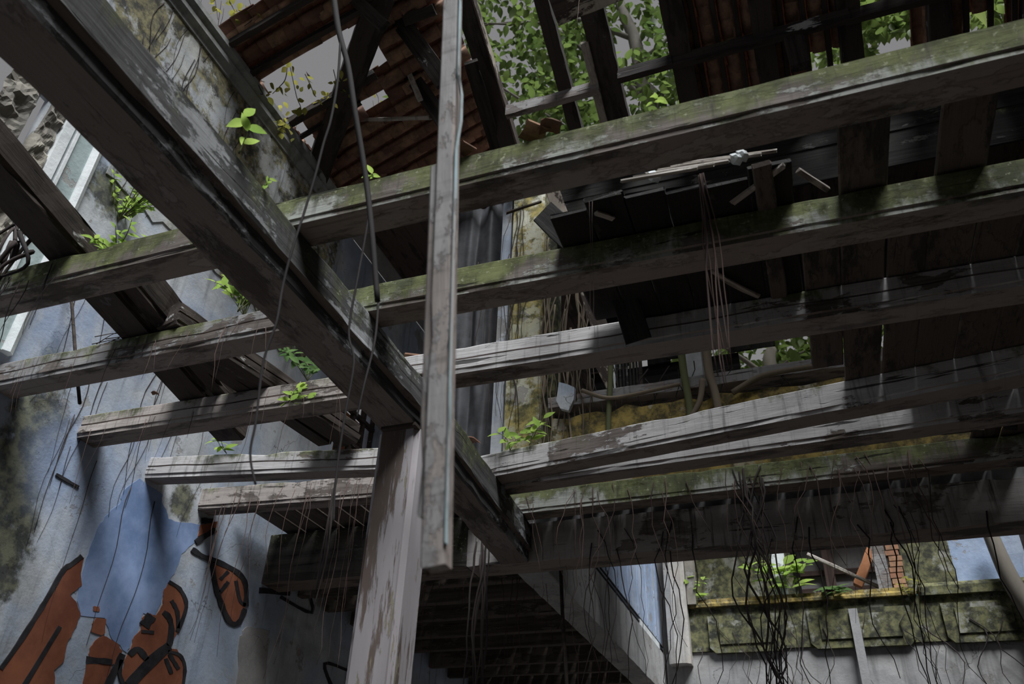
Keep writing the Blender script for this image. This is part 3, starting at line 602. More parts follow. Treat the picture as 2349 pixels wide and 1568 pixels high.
# hanging batten close to the camera -----------------------------------------
hb = empty('hanging_batten', (-.75, 1.55, 2.2), 'blurred grey batten hanging close to the camera in front of all beams', 'batten')
pa_, pb_ = AY(1052, -120, 1.55), AY(1018, 1290, 1.55)
beam('batten', pb_, pa_, .05, .058, 'plank_fg', prof='box', upv=(-1, 0, 0), parent=hb, rag=.003)
pc_, pd_ = AY(1000, 375, 1.565), AY(972, 1178, 1.565)
beam('splice_strip', pd_+V((0.006, 0, 0)), pc_+V((0.006, 0, 0)), .04, .026, 'plank_fg', prof='box', upv=(-1, 0, 0), parent=hb, rag=.003)
beam('painted_edge', AY(1026, 1240, 1.545), AY(1060, -120, 1.545), .012, .012, 'bluepaint_strip', prof='box', upv=(-1, 0, 0), parent=hb, rag=.002)
# fallen planks in the middle ---------------------------------------------------
def plank_px(p, q, yp, yq, wpx, th, mat, label, name='broken_plank', rg=.006):
    a = AY(*p, yp); b = AY(*q, yq); dv = ray((p[0]+q[0])/2, (p[1]+q[1])/2).normalized()
    side = (b-a).normalized().cross(dv).normalized(); dist = ((a+b)/2-CAM).length
    return beam(name, a, b, th, wpx/FPX*dist, mat, label, 'plank', prof='box', upv=side, rag=rg)
plank_px((1386, 640), (1436, 790), 3.80, 4.02, 60, .03, 'darkwood', 'dark broken plank leaning down over the split joist')
plank_px((1222, 505), (1330, 610), 3.75, 3.62, 62, .03, 'darkwood', 'dark jagged plank end sticking out of the deck beside the pilaster')
plank_px((1252, 440), (1358, 755), 6.6, 6.4, 34, .03, 'roofpaint', 'pale-edged plank leaning behind the second joist beside the pilaster')
plank_px((1162, 492), (1242, 466), 3.55, 3.6, 7, .01, 'twig', 'thin splinter sticking out below the nearest joist')
plank_px((1345, 800), (1390, 890), 7.16, 7.10, 26, .03, 'roofpaint', 'short brown plank leaning behind the parapet by the green stem')
for (x, lb) in ((2214, 'thin pale plank standing between the boards at the far right'), (2290, 'dark upright board behind the joists at the far right')):
    plank_px((x, 700), (x+14, 980), 6.0, 6.0, 22, .03, 'lath' if x < 2250 else 'darkwood', lb)
plank_px((2312, 690), (2400, 760), 6.2, 6.2, 50, .04, 'lath', 'bleached slanting plank at the right edge between the joists')

# ================================================================== roof over the hall
SL = .45
def zb(y): return 9.1+SL*(6.9-y)            # back slope underside
def zl(x): return 9.1+SL*(x-XL)             # left slope underside
nb = V((0, SL, 1)).normalized(); nl = V((-SL, 0, 1)).normalized()
for (x, wd, y0, mt, lb) in ((-2.72, .2, 2.6, 'roofwood', 'roof rafter with a pale edge, right of the hanging batten'), (-1.84, .16, 3.4, 'roofwood', 'slim roof rafter before the green canopy'),
                            (-1.38, .27, 5.0, 'roofwood', 'broad black broken rafter before the green canopy'), (-.52, .24, 2.6, 'roofwood', 'rough dark rafter at the left edge of the tiled part'),
                            (.38, .22, 2.6, 'roofwood', 'second rafter of the tiled part, with a knot'), (1.25, .22, 2.6, 'roofwood', 'third rafter of the tiled part, beside a leafy gap'),
                            (2.12, .22, 2.6, 'roofwood', 'fourth rafter of the tiled part, at the upper right corner'), (3.0, .22, 2.6, 'roofwood', 'fifth and rightmost rafter of the tiled part')):
    beam('rafter', (x+wd, y0, zb(y0)-.16), (x+wd, 7.02, zb(7.02)-.16), wd, .17, mt, lb, 'rafter', prof='box', upv=nb, rag=.012)
beam('rafter_strip', (-2.50, 2.6, zb(2.6)-.15), (-2.50, 6.95, zb(6.95)-.15), .04, .17, 'roofpaint', 'pale weathered strip fixed along the rafter right of the hanging batten', 'rafter', prof='box', upv=nb, rag=.004)
beam('rafter_strip', (-1.36, 5.6, zb(5.6)-.20), (-1.36, 6.8, zb(6.8)-.20), .09, .10, 'lath', 'grey batten nailed beside the broad black rafter', 'rafter', prof='box', upv=nb, rag=.004)
for (xa, xb, y, mt, lb) in ((-2.5, -1.36, 6.05, 'plank_fg', 'grey purlin piece between two rafters before the canopy'), (-1.12, -.5, 5.98, 'roofwood', 'rough dark purlin piece left of the tiled part'),
                            (-.5, 1.35, 5.98, 'roofwood', 'brown purlin nailed across the tiled part'), (1.3, 4.4, 5.98, 'roofwood', 'purlin continuing to the right beyond the leafy gap'),
                            (-1.9, 4.4, 4.55, 'roofwood', 'upper purlin near the top edge of the view')):
    beam('purlin', (xa, y, zb(y)-.30), (xb, y-.02, zb(y)-.30), .08, .17, mt, lb, 'purlin', prof='box', rag=.008)
plank_px((1280, 60), (1500, -30), 5.0, 4.9, 60, .05, 'roofpaint', 'broken roof timber with peeling pale paint at the top', 'roof_timber', .014)
beam('eave_plate', (-4.9, 6.92, 8.98), (4.5, 6.92, 8.98), .12, .14, 'roofwood', 'dark eave plate carrying the rafter feet', 'beam', prof='box')
beam('stub_post', (.68, 6.1, 8.75), (.68, 6.1, 9.35), .1, .2, 'roofwood', 'short dark board hanging below the purlin of the tiled part', 'board', prof='box', upv=(1, 0, 0))
# hip rafter and jack rafters of the left slope
h0 = V((-5.02, 6.28, 9.0)); h1 = V((-2.2, 3.55, 10.27))
beam('hip_rafter', h1, h0, .30, .24, 'roofwood', 'long dark hip rafter slanting from the wall top to the upper middle', 'rafter', prof='box', rag=.008)
beam('hip_fillet', h1+V((-.12, -.14, .02)), h0+V((-.12, -.14, .02)), .03, .06, 'lath', 'thin pale fillet lit along the left edge of the hip rafter', 'rafter', prof='box', rag=.003)
beam('jack_rafter', (XL, 5.30, zl(XL)-.06), (-3.9, 5.30, zl(-3.9)-.06), .09, .10, 'roofwood', 'bare jack rafter crossing the sky with vines on it', 'rafter', prof='box')
beam('jack_rafter', (XL, 5.55, zl(XL)-.05), (-4.2, 5.55, zl(-4.2)-.05), .05, .06, 'roofwood', 'thin batten just below the bare jack rafter', 'rafter', prof='box')
beam('jack_rafter', (XL-.1, 4.52, zl(XL-.1)-.09), (-2.9, 4.52, zl(-2.9)-.09), .07, .08, 'roofwood', 'jack rafter under the torn tile patch at upper left', 'rafter', prof='box')
beam('jack_rafter', (XL-.1, 4.12, zl(XL-.1)-.09), (-2.9, 4.12, zl(-2.9)-.09), .07, .08, 'roofwood', 'upper jack rafter under the torn tile patch at upper left', 'rafter', prof='box')
for i, (p, q, yp, yq, wp, mt, lb) in enumerate((((905, 150), (1010, 300), 5.6, 6.0, 34, 'roofwood', 'dark brace crossing inside the hip behind the batten'), ((920, 140), (955, 225), 5.55, 5.7, 12, 'lath', 'pale stick inside the hip near the tile hole'),
                                             ((930, 60), (1000, 35), 5.0, 5.0, 26, 'roofwood', 'short grey cross piece near the top behind the batten'), ((815, 280), (985, 275), 5.9, 5.95, 9, 'lath', 'thin level batten under the tile hole'),
                                             ((880, 30), (1000, 200), 4.9, 5.4, 40, 'roofwood', 'dark inner rafter left of the hanging batten'), ((1065, 150), (1125, 345), 5.3, 6.5, 30, 'roofwood', 'inner rafter just right of the hanging batten'),
                                             ((730, -60), (870, 70), 4.3, 4.6, 26, 'roofwood', 'dark stick across the top left of the hip'))):
    plank_px(p, q, yp, yq, wp, .07, mt, lb, 'roof_timber', .008)
# tiles: one curved tile mesh shared by all
def tile_mesh(name, conc):
    vs = []; n = 7; Lt = .30
    for k, x in enumerate((0, Lt)):
        rr = .098 if k == 0 else .086
        for off in (0, .013):
            for j in range(n):
                t = math.pi*(.08+.84*j/(n-1)); r = rr-off
                vs.append((x, -math.cos(t)*r, conc*math.sin(t)*r*.75))
    f = []
    q = lambda k, o, j: k*2*n+o*n+j
    for j in range(n-1):
        f += [(q(0, 0, j), q(0, 0, j+1), q(1, 0, j+1), q(1, 0, j)), (q(0, 1, j), q(1, 1, j), q(1, 1, j+1), q(0, 1, j+1)),
              (q(0, 0, j), q(0, 1, j), q(0, 1, j+1), q(0, 0, j+1)), (q(1, 0, j), q(1, 0, j+1), q(1, 1, j+1), q(1, 1, j))]
    f += [(q(0, 0, 0), q(1, 0, 0), q(1, 1, 0), q(0, 1, 0)), (q(0, 0, n-1), q(0, 1, n-1), q(1, 1, n-1), q(1, 0, n-1))]
    me = bpy.data.meshes.new(name); me.from_pydata(vs, [], f); me.materials.append(M['tile'])
    for p in me.polygons: p.use_smooth = True
    return me, vs, f
pan, pv_, pf_ = tile_mesh('pan_tile', -1); cov, cv_, cf_ = tile_mesh('cover_tile', 1)
def tile_roof(name, label, o, dx, dn, cols, courses, keep, jit=.02, cat='roof', battens=False):
    """cols: offsets across; courses: offsets down the slope; dx = down-slope unit, dn = normal"""
    e = empty(name, o, label, cat); acr = dn.cross(dx)
    sv, sf = [], []; cnt = 0
    for cI in cols:
        for s in courses:
            p = V(o)+acr*cI+dx*s
            if not keep(p): continue
            a = R(-jit, jit)*3
            X_ = (dx+acr*a-dn*.045).normalized(); Y_ = dn.cross(X_).normalized(); Z_ = X_.cross(Y_)
            Mx = Matrix(((X_.x, Y_.x, Z_.x, p.x), (X_.y, Y_.y, Z_.y, p.y), (X_.z, Y_.z, Z_.z, p.z), (0, 0, 0, 1)))
            if cnt < 300:
                ob = bpy.data.objects.new('roof_tile', pan); link(ob, e)
                ob.matrix_basis = Matrix.Translation(-V(o)+dn*R(.09, .105)) @ Mx; cnt += 1
            else:
                base = len(sv); M2 = Matrix.Translation(dn*.1) @ Mx
                sv += [tuple(M2 @ V(v)) for v in pv_]; sf += [tuple(base+i for i in f) for f in pf_]
            base = len(sv); M2 = Matrix.Translation(acr*.1125+dn*.10) @ Mx
            sv += [tuple(M2 @ V(v)) for v in cv_]; sf += [tuple(base+i for i in f) for f in cf_]
    if battens:
        for cI in cols:
            a = V(o)+acr*(cI+.1125)+dx*courses[0]; b = V(o)+acr*(cI+.1125)+dx*(courses[-1]+.2)
            if keep(a.lerp(b, .4)) and keep(a.lerp(b, .7)): beam('batten', a-dn*.02, b-dn*.02,   .055, .05, 'roofwood', prof='box', upv=dn, parent=e, seg=.5)
    if sv: mesh_obj('cover_tiles', sv, sf, 'tile', loc=o, parent=e, smooth=True)['kind'] = 'stuff'
    return e
dxb = V((0, 1, -SL)).normalized(); dxl = V((-1, 0, -SL)).normalized()
def keep_right(p):
    if p.x < -.45: return False
    if .86 < p.x < 1.3 and p.y > 6.15: return False
    if 1.38 < p.x < 2.1 and 5.6 < p.y: return False
    if 2.2 < p.x < 2.9 and p.y > 6.0 and random.random() < .5: return False
    return True
tile_roof('tiled_roof', 'terracotta barrel tiles still lying between the rafters at upper right', (2.0, 3.4, zb(3.4)), dxb, nb, [-2.45+.226*i for i in range(22)], [.2*i for i in range(19)], keep_right, battens=True)
tile_roof('tiled_roof', 'unseen front slope tiles added to shade the joists at right', (3.5, 2.55, zb(2.55)+.02), V((0, -1, -SL)).normalized(), V((0, -SL, 1)).normalized(), [-1.25+.226*i for i in range(11)], [.2*i for i in range(13)], lambda p: 2.3 < p.x < 4.6)  # front slope out of view, added to keep sun off the right joists
for k in range(3): beam('rafter', (2.4+k*.9, 2.5, zb(2.55)-.1), (2.4+k*.9, 0.0, zb(2.55)-.1-.45*2.5), .16, .14, 'roofwood', ('first', 'second', 'third')[k]+' rafter under the unseen front slope added to shade the right side', 'rafter', prof='box')
def in_poly(x, y, P):
    c = False
    for i in range(len(P)):
        (xa, ya), (xb, yb) = P[i], P[i-1]
        if (ya > y) != (yb > y) and x < (xb-xa)*(y-ya)/(yb-ya)+xa: c = not c
    return c
HOLES = ([(300, -300), (720, -300), (665, -20), (640, 2), (585, 55), (530, 106), (500, 135), (300, 0)], [(520, 110), (600, 172), (640, 172), (825, 78), (862, 62), (890, 90), (835, 205), (700, 268), (690, 300), (640, 310)], [(868, 132), (905, 150), (900, 185), (870, 180)], [(842, 205), (890, 210), (890, 275), (845, 270)], [(655, 305), (700, 285), (725, 300), (715, 325), (680, 330)], [(695, 335), (745, 322), (742, 385), (712, 390)])
def keep_left(p):
    if p.x < -5.25 or p.x > -2.75 or p.y < 3.95: return False
    q = (p+dxl*.15-CAM); zc = q.dot(fw); px = CX+FPX*q.dot(rt)/zc; py = CY-FPX*q.dot(up)/zc
    return not any(in_poly(px, py, h) for h in HOLES)
tile_roof('tiled_roof', 'torn terracotta tiles of the left slope around the sky gap at upper left', (-2.7, 5.6, zl(-2.7)), dxl, nl, [-1.75+.226*i for i in range(16)], [.21*i for i in range(13)], keep_left)
# loose shards
def shard(p, s, label, rz=0):
    vs = []; a0 = .2
    n = 5
    for k, x in enumerate((-.5, .5)):
        for off in (0, .09):
            for j in range(n):
                t = math.pi*(.2+.6*j/(n-1)); vs.append((x*s*R(.7, 1.1), -math.cos(t)*s*.6, math.sin(t)*s*.4-off*s))
    q = lambda k, o, j: k*2*n+o*n+j; f = []
    for j in range(n-1): f += [(q(0, 0, j), q(0, 0, j+1), q(1, 0, j+1), q(1, 0, j)), (q(0, 1, j), q(1, 1, j), q(1, 1, j+1), q(0, 1, j+1)), (q(0, 0, j), q(0, 1, j), q(0, 1, j+1), q(0, 0, j+1)), (q(1, 0, j), q(1, 0, j+1), q(1, 1, j+1), q(1, 1, j))]
    f += [(q(0, 0, 0), q(1, 0, 0), q(1, 1, 0), q(0, 1, 0)), (q(0, 0, n-1), q(0, 1, n-1), q(1, 1, n-1), q(1, 0, n-1))]
    Mr = Matrix.Rotation(rz, 3, 'Z'); vs = [Mr @ V(v) + V(p) for v in vs]
    return mesh_obj('tile_shard', vs, f, 'tile', loc=p, label=label, cat='tile')
zt2 = ZJ+.20
shard(AZ(945, 830, zt2), .13, 'orange tile shard on the girder beside the hanging batten', .5)
shard(AZ(1066, 347, zt2), .08, 'pinkish tile shard on the nearest joist right of the batten', 1.0)
shard(AZ(1205, 1145, zt2), .10, 'green-tinged tile shard at the left end of the lichen-spotted joist', .3)
shard(AZ(1080, 1018, zt2), .12, 'reddish tile shard on the girder left of the skewed joist', 1.4)
shard(AZ(1225, 312, zt2+.02), .12, 'tile shard in the rubble before the canopy on the nearest joist', .8)
shard(AZ(1262, 298, zt2+.02), .10, 'smaller tile shard at the right of the rubble on the nearest joist', 2.0)
shard(AZ(355, 905, zt2), .05, 'small dark shard on the streaked third left joist', 2.0)

# ================================================================== plants
def leaf_mesh(name, mat, wdt=.42, fold=.12, curl=.18):
    vs = [(0, 0, 0)]; n = 5; f = []
    for i in range(1, n):
        t = i/n; wv = wdt*math.sin(math.pi*t**.8)*.5; z = -curl*t*t
        vs += [(t, wv, z+fold*wv*2), (t, 0, z), (t, -wv, z+fold*wv*2)]
    vs.append((1, 0, -curl)); e = len(vs)-1
    f += [(0, 2, 1), (0, 3, 2)]
    for i in range(n-2):
        b = 1+i*3; f += [(b, b+1, b+4, b+3), (b+1, b+2, b+5, b+4)]
    b = 1+(n-2)*3; f += [(b, b+1, e), (b+1, b+2, e)]
    me = bpy.data.meshes.new(name); me.from_pydata(vs, [], f); me.materials.append(M[mat])
    for p in me.polygons: p.use_smooth = True
    return me, vs, f
LF = {k: leaf_mesh('leaf', k) for k in ('leaf_plant', 'leaf_dark', 'leaf_ivy', 'leaf_tree')}
LFB = leaf_mesh('leaf', 'leaf_plant', .5)
def leaf_matrix(p, d, s, roll=None):
    x = V(d).normalized(); u_ = V((R(-.4, .4), R(-.4, .4), 1)); z = (u_-x*u_.dot(x)).normalized(); y = z.cross(x)
    return Matrix(((x.x*s, y.x*s, z.x*s, p[0]), (x.y*s, y.y*s, z.y*s, p[1]), (x.z*s, y.z*s, z.z*s, p[2]), (0, 0, 0, 1)))
def plant(base, stems, nleaf, size, label, mat='leaf_plant', name='sapling', h=.3, spread=.5, mesh=None, lean=(0, 0), stem_r=.004, cat='plant'):
    e = empty(name, base, label, cat); base = V(base)
    for s in range(stems):
        a = R(0, 6.28); tip = base+V((math.cos(a)*spread*h+lean[0], math.sin(a)*spread*h*.6+lean[1], h*R(.6, 1.05)))
        mid = (base+tip)/2+V((R(-.03, .03), R(-.03, .03), h*.12))
        path = smooth_path([base, mid, tip], 4); tube_obj('stem', path, stem_r, stem_r*.4, 'stem_green', 4, parent=e)
        for i in range(nleaf):
            t = .25+.75*(i+.5)/nleaf; p = path[min(len(path)-1, int(t*(len(path)-1)))]
            a2 = i*2.4+R(-.4, .4); d = V((math.cos(a2), math.sin(a2)*.8, R(-.1, .5)))
            ob = bpy.data.objects.new('leaf', (mesh or LF[mat])[0]); link(ob, e)
            ob.matrix_basis = Matrix.Translation(-base) @ leaf_matrix(p, d, size*R(.7, 1.15))
    return e
JT = ZJ+.195
plant(AZ(548, 352, 4.318), 1, 6, .115, 'broad-leaved seedling sprouting from the top of the main girder', h=.22, mesh=LFB, lean=(-.09, -.03), stem_r=.005)
plant(AZ(606, 424, 4.318), 1, 4, .05, 'tiny bright seedling on the girder near the second left joist', h=.05)
plant(AZ(265, 580, JT), 8, 8, .065, 'low bright fern tuft on the nearest left joist', h=.16, spread=1.2, name='fern_tuft')
plant(AX(272, 505, XL+.02), 22, 12, .075, 'bushy blurred fern growing from the left wall over the wooden block', h=.40, spread=1.0, lean=(.28, -.06), name='wall_fern')
plant(AZ(560, 725, JT), 9, 9, .10, 'leafy light-green vine plant on the second left joist against the girder', h=.46, spread=.5, lean=(-.16, .02), name='leafy_plant')
plant(AZ(545, 715, JT), 3, 7, .10, 'darker leafy shoots behind the plant on the second left joist', 'leaf_dark', h=.5, spread=.3, lean=(-.02, .12), name='leafy_plant')
plant(AZ(705, 872, JT), 4, 8, .10, 'trailing green plant on the third left joist near the girder', 'leaf_dark', h=.32, spread=.7, lean=(-.05, 0), name='leafy_plant')
plant(AZ(700, 885, JT-.03)+V((0, -.06, 0)), 3, 6, .085, 'sprig drooping over the front of the third left joist', h=-.2, spread=.5, name='leafy_plant')
plant(AZ(520, 1040, JT), 2, 5, .11, 'small plant on the fourth left joist under the fallen beam', h=.14, spread=1.2, name='leafy_plant')
plant(AZ(855, 412, JT), 1, 5, .055, 'small four-leaved seedling on the nearest joist near the dark hanging vine', h=.06, mesh=LFB)
plant(AZ(1498, 235, JT), 1, 5, .06, 'small three-leaved seedling on the nearest joist before the canopy', h=.10, mesh=LFB)
plant(AZ(1012, 350, JT)+V((.05, 0, 0)), 1, 3, .03, 'minute sprout on the nearest joist by the batten', h=.03)
plant(AZ(1170, 1032, JT), 2, 6, .13, 'pale green young plant at the left end of the skewed joist', h=.22, spread=.7)
plant(AZ(1215, 1020, JT), 2, 6, .13, 'second young plant on the skewed joist below the pilaster', h=.24, spread=.5)
plant(AY(1600, 1385, 12.9), 3, 7, .20, 'leafy plant at the left end of the far parapet', 'leaf_plant', h=.45, spread=.4)
plant(AY(1775, 1375, 12.85), 4, 7, .24, 'broad leafy plant climbing around the pale post on the far parapet', h=.75, spread=.5, mesh=LFB)
plant(AY(1830, 1370, 12.85), 3, 7, .24, 'leafy plant right of the pale post on the far parapet', h=.75, spread=.4, mesh=LFB)
plant(AY(1912, 1370, 12.85), 2, 7, .26, 'star-shaped rosette plant in the middle of the far parapet', 'leaf_dark', h=.22, spread=.8)
plant(AY(2085, 1368, 12.85), 3, 5, .10, 'dry weedy tuft on the far parapet beside the brick pier', 'leaf_ivy', h=.25, spread=1.0)

# ================================================================== aerial roots and vines
def strand(p, L, r0, r1, wig=.05, drift=(0, 0), seg=.12, wf=1.0):
    n = max(5, int(L/seg)); sx, sy = R(0, 50), R(0, 50); out = []
    for i in range(n+1):
        t = i/n; z = p[2]-L*t
        out.append(V((p[0]+drift[0]*t+wig*(noise.noise(V((sx, z*1.6*wf, 0)))-noise.noise(V((sx, p[2]*1.6*wf, 0))))+wig*.25*noise.noise(V((sx, z*7*wf, 5))),
                      p[1]+drift[1]*t+wig*.7*(noise.noise(V((sy, z*1.6*wf, 9)))-noise.noise(V((sy, p[2]*1.6*wf, 9)))), z)))
    return out, r0, r1
ORD = ['first', 'second', 'third', 'fourth', 'fifth', 'sixth', 'seventh', 'eighth', 'ninth', 'tenth', 'eleventh', 'twelfth', 'thirteenth', 'fourteenth', 'fifteenth', 'sixteenth', 'seventeenth', 'eighteenth', 'nineteenth', 'twentieth']
def ordn(i): return ORD[i] if i < 20 else ('twenty-' if i < 29 else 'thirty-')+ORD[(i-20) % 10] if i not in (29,) else 'thirtieth'
def roots(n, label, group, pf, Lf, rf, mat='root', wig=.06, drift=0.0, each=True, lock=None):
    ps = sorted((pf(i) for i in range(n)), key=lambda p: (p-CAM).dot(rt)/(p-CAM).dot(fw))
    for i, p in enumerate(ps):
        r = rf(); pts, a, b = strand(p, Lf(), r, r*.4, wig, (R(-drift, drift), R(-drift, drift)*.4))
        if lock is not None:
            for q in pts: q[lock] = p[lock]
        tube_obj('aerial_root', pts, a, b, mat, 4, label=('%s from the left of the ' % ordn(i) + label) if each else label, cat='root', group=group)
def on_joist(pa, pb, y, py, top=.16):      # a spot on the near face of the joist whose front stands at y
    def f(i):
        p = AY(R(pa, pb), py, y); return V((p.x, y-.008, ZJ+R(.02, top)))
    return f
def on_lintel(pa, pb):
    def f(i): p = AY(R(pa, pb), 1250, 6.73); return V((p.x, 6.725, R(4.02, 4.3)))
    return f
def skew(x, a, b): return a[1]+(b[1]-a[1])*(x-a[0])/(b[0]-a[0])
def on_j6(pa, pb):
    def f(i):
        p = AY(R(pa, pb), 1120, 6.35); return V((p.x, skew(p.x, (-2.4, 6.43), (4.4, 6.26))-.01, ZJ+R(.02, .19)))
    return f
roots(13, 'dark twisted root in the dense tangle hanging before the far parapet', 'root tangle before the far parapet', on_j6(1690, 1750), lambda: R(2.5, 3.4), lambda: R(.005, .011), 'root_dark', .20, .07, each=False)
roots(9, 'dark root in the tight bundle beside the far end of the girder', 'root bundle by the girder end', on_lintel(1090, 1130), lambda: R(2.0, 2.8), lambda: R(.006, .014), 'root_dark', .07, .05, each=False)
roots(34, 'thin roots on the lichen-spotted joist', 'roots from the lichen-spotted joist', on_j6(1200, 2150), lambda: R(.4, 2.2), lambda: R(.0025, .006), 'root', .16, .14)
roots(18, 'long dark roots hanging from the grey lintel', 'roots from the lintel', on_lintel(1250, 2349), lambda: R(.9, 2.2), lambda: R(.003, .007), 'root_dark', .16, .14)
roots(22, 'reddish roots on the last left joist', 'roots from the last left joist', on_joist(500, 850, 5.64, 1150), lambda: R(.4, 1.6), lambda: R(.002, .0045), 'root', .08, .06)
roots(6, 'strand of the thick shaggy root clump left of the column', 'shaggy root clump by the column', on_joist(760, 785, 5.64, 1130), lambda: R(.6, 1.1), lambda: R(.006, .015), 'root_dark', .05, .03, each=False)
roots(16, 'fine roots over the third left joist', 'roots from the third left joist', on_joist(200, 780, 4.13, 940), lambda: R(.15, .6), lambda: R(.0012, .003), 'root', .07, .06)
roots(14, 'fine roots over the split left joist', 'roots over the second left joist', on_joist(20, 620, 3.31, 800), lambda: R(.12, .5), lambda: R(.0012, .0026), 'root', .06, .07)
roots(12, 'dark roots on the nearest left joist', 'roots at the left edge', on_joist(-30, 130, 2.53, 640), lambda: R(.2, .7), lambda: R(.002, .004), 'root_dark', .09, .09)
roots(24, 'dark roots creeping down the blue-grey left wall', 'roots on the left wall', lambda i: AX(R(120, 520), R(620, 1160), XL+.006), lambda: R(.5, 1.6), lambda: R(.0018, .0045), 'root_dark', .16, .0, lock=0)
roots(24, 'vines on the mossy upper left wall', 'vines on the upper left wall', lambda i: AX(R(330, 690), R(0, 330), XL+.016), lambda: R(.5, 1.4), lambda: R(.0025, .006), 'root_dark', .22, .0, lock=0)
roots(7, 'purplish root of the braided strand hanging in front of the joists at right', 'braided strand at right', lambda i: AZ(R(1600, 1612), R(395, 410), ZJ+.002), lambda: R(.95, 1.15), lambda: R(.003, .006), 'root', .035, .03, each=False)
roots(2, 'straight thread roots hanging before the second joist', 'thread roots at the second joist', lambda i: AZ(1352+i*6, 462, ZJ+.004), lambda: R(.6, .8), lambda: .0018, 'root', .015, .0)
roots(28, 'woody roots right of the mossy pilaster', 'roots beside the pilaster', lambda i: AY(R(1248, 1345), R(520, 760), 6.94), lambda: R(1.6, 3.0), lambda: R(.005, .018), 'root_woody', .10, .06)
roots(10, 'thin roots on the mossy pilaster', 'roots on the pilaster', lambda i: AY(R(1152, 1215), R(455, 620), 6.935), lambda: R(1.5, 3.2), lambda: R(.004, .010), 'root_dark', .10, .04, lock=1)
roots(6, 'thin reddish roots on the black curtain', 'roots on the curtain', lambda i: AY(R(1070, 1150), R(600, 720), 7.08), lambda: R(1.0, 2.4), lambda: R(.003, .007), 'root', .06, .03, lock=1)
roots(16, 'thin roots over the ochre mossy parapet', 'roots over the ochre parapet', lambda i: AY(R(1330, 1880), R(820, 870), 6.94), lambda: R(.4, 1.1), lambda: R(.004, .010), 'root_dark', .25, .3, lock=1)
roots(16, 'fine threads under the gallery joists', 'threads under the gallery', lambda i: V((AY(R(960, 1420), 1315, 7.38).x, 7.37, 4.08)), lambda: R(.4, 1.3), lambda: R(.002, .005), 'root', .08, .05)
roots(20, 'dark roots on the far grey wall', 'roots on the far wall', lambda i: AY(R(1600, 2330), R(1400, 1490), 12.89), lambda: R(.8, 1.8), lambda: R(.004, .010), 'root_dark', .35, .3, lock=1)
roots(5, 'long thread roots dangling from the roof timbers', 'threads from the roof', lambda i: (lambda p: V((p.x, 4.54, zb(4.54)-.28)))(AY((1318, 1690, 1722, 1735, 1915)[i], -40, 4.54)), lambda: R(1.0, 1.7), lambda: R(.004, .007), 'root_woody', .08, .02)
# thick stems over the parapet
for pts, r, mt, lb in (([(1402, 800, 6.9), (1400, 870, 6.9), (1396, 970, 6.9), (1395, 1060, 6.9)], .030, 'stem_green', 'upright green woody stem in front of the ochre parapet'),
                       ([(1562, 800, 6.9), (1570, 860, 6.9), (1583, 940, 6.9), (1580, 1010, 6.9)], .040, 'stem_green', 'second green woody stem with pale specks at the parapet'),
                       ([(1620, 800, 6.85), (1628, 860, 6.85), (1640, 900, 6.85), (1652, 960, 6.85)], .045, 'root_woody', 'pale fibrous trunk at the right end of the ochre patch'),
                       ([(1612, 870, 6.8), (1605, 920, 6.8), (1580, 965, 6.8)], .030, 'root_woody', 'branching root leaning left of the fibrous trunk'),
                       ([(1335, 895, 6.88), (1390, 912, 6.86), (1450, 905, 6.88), (1560, 880, 6.88)], .022, 'root_woody', 'root lying along the parapet rail'),
                       ([(1680, 900, 6.85), (1740, 865, 6.85), (1800, 850, 6.85), (1900, 835, 6.85)], .030, 'root_woody', 'stout root running right along the parapet before the foliage')):
    tube_obj('woody_stem', smooth_path([AY(*p) for p in pts]), r, r*.85, mt, 7, label=lb, cat='stem')
mesh_obj('plaster_chunk', *(lambda P: ([AY(x, y, 6.80) for x, y in P]+[AY(x, y, 6.80)+V((0, .05, 0)) for x, y in P], [tuple(range(len(P)))[::-1], tuple(range(len(P), 2*len(P)))]+[(k, (k+1) % len(P), len(P)+(k+1) % len(P), len(P)+k) for k in range(len(P))]))([(1282, 876), (1300, 880), (1318, 888), (1316, 915), (1304, 941), (1285, 936), (1276, 918), (1280, 890)]), 'plaster', loc=AY(1298, 900, 6.8), label='pale broken plaster slab caught among the roots by the pilaster', cat='plaster')
tube_obj('drain_pipe', [AY(1286, 1300, 7.15), AY(1290, 1400, 7.15), AY(1302, 1600, 7.15), AY(1310, 1800, 7.15)], .017, .017, 'old', 8, label='thin brown pipe standing beside the gallery joists', cat='pipe')
tube_obj('iron_rod', [AY(158, 640, 3.58), AY(165, 700, 3.58), AY(175, 840, 3.58), AY(183, 925, 3.58)], .012, .012, 'old', 6, label='thin rusty rod hanging before the blue left wall', cat='rod')
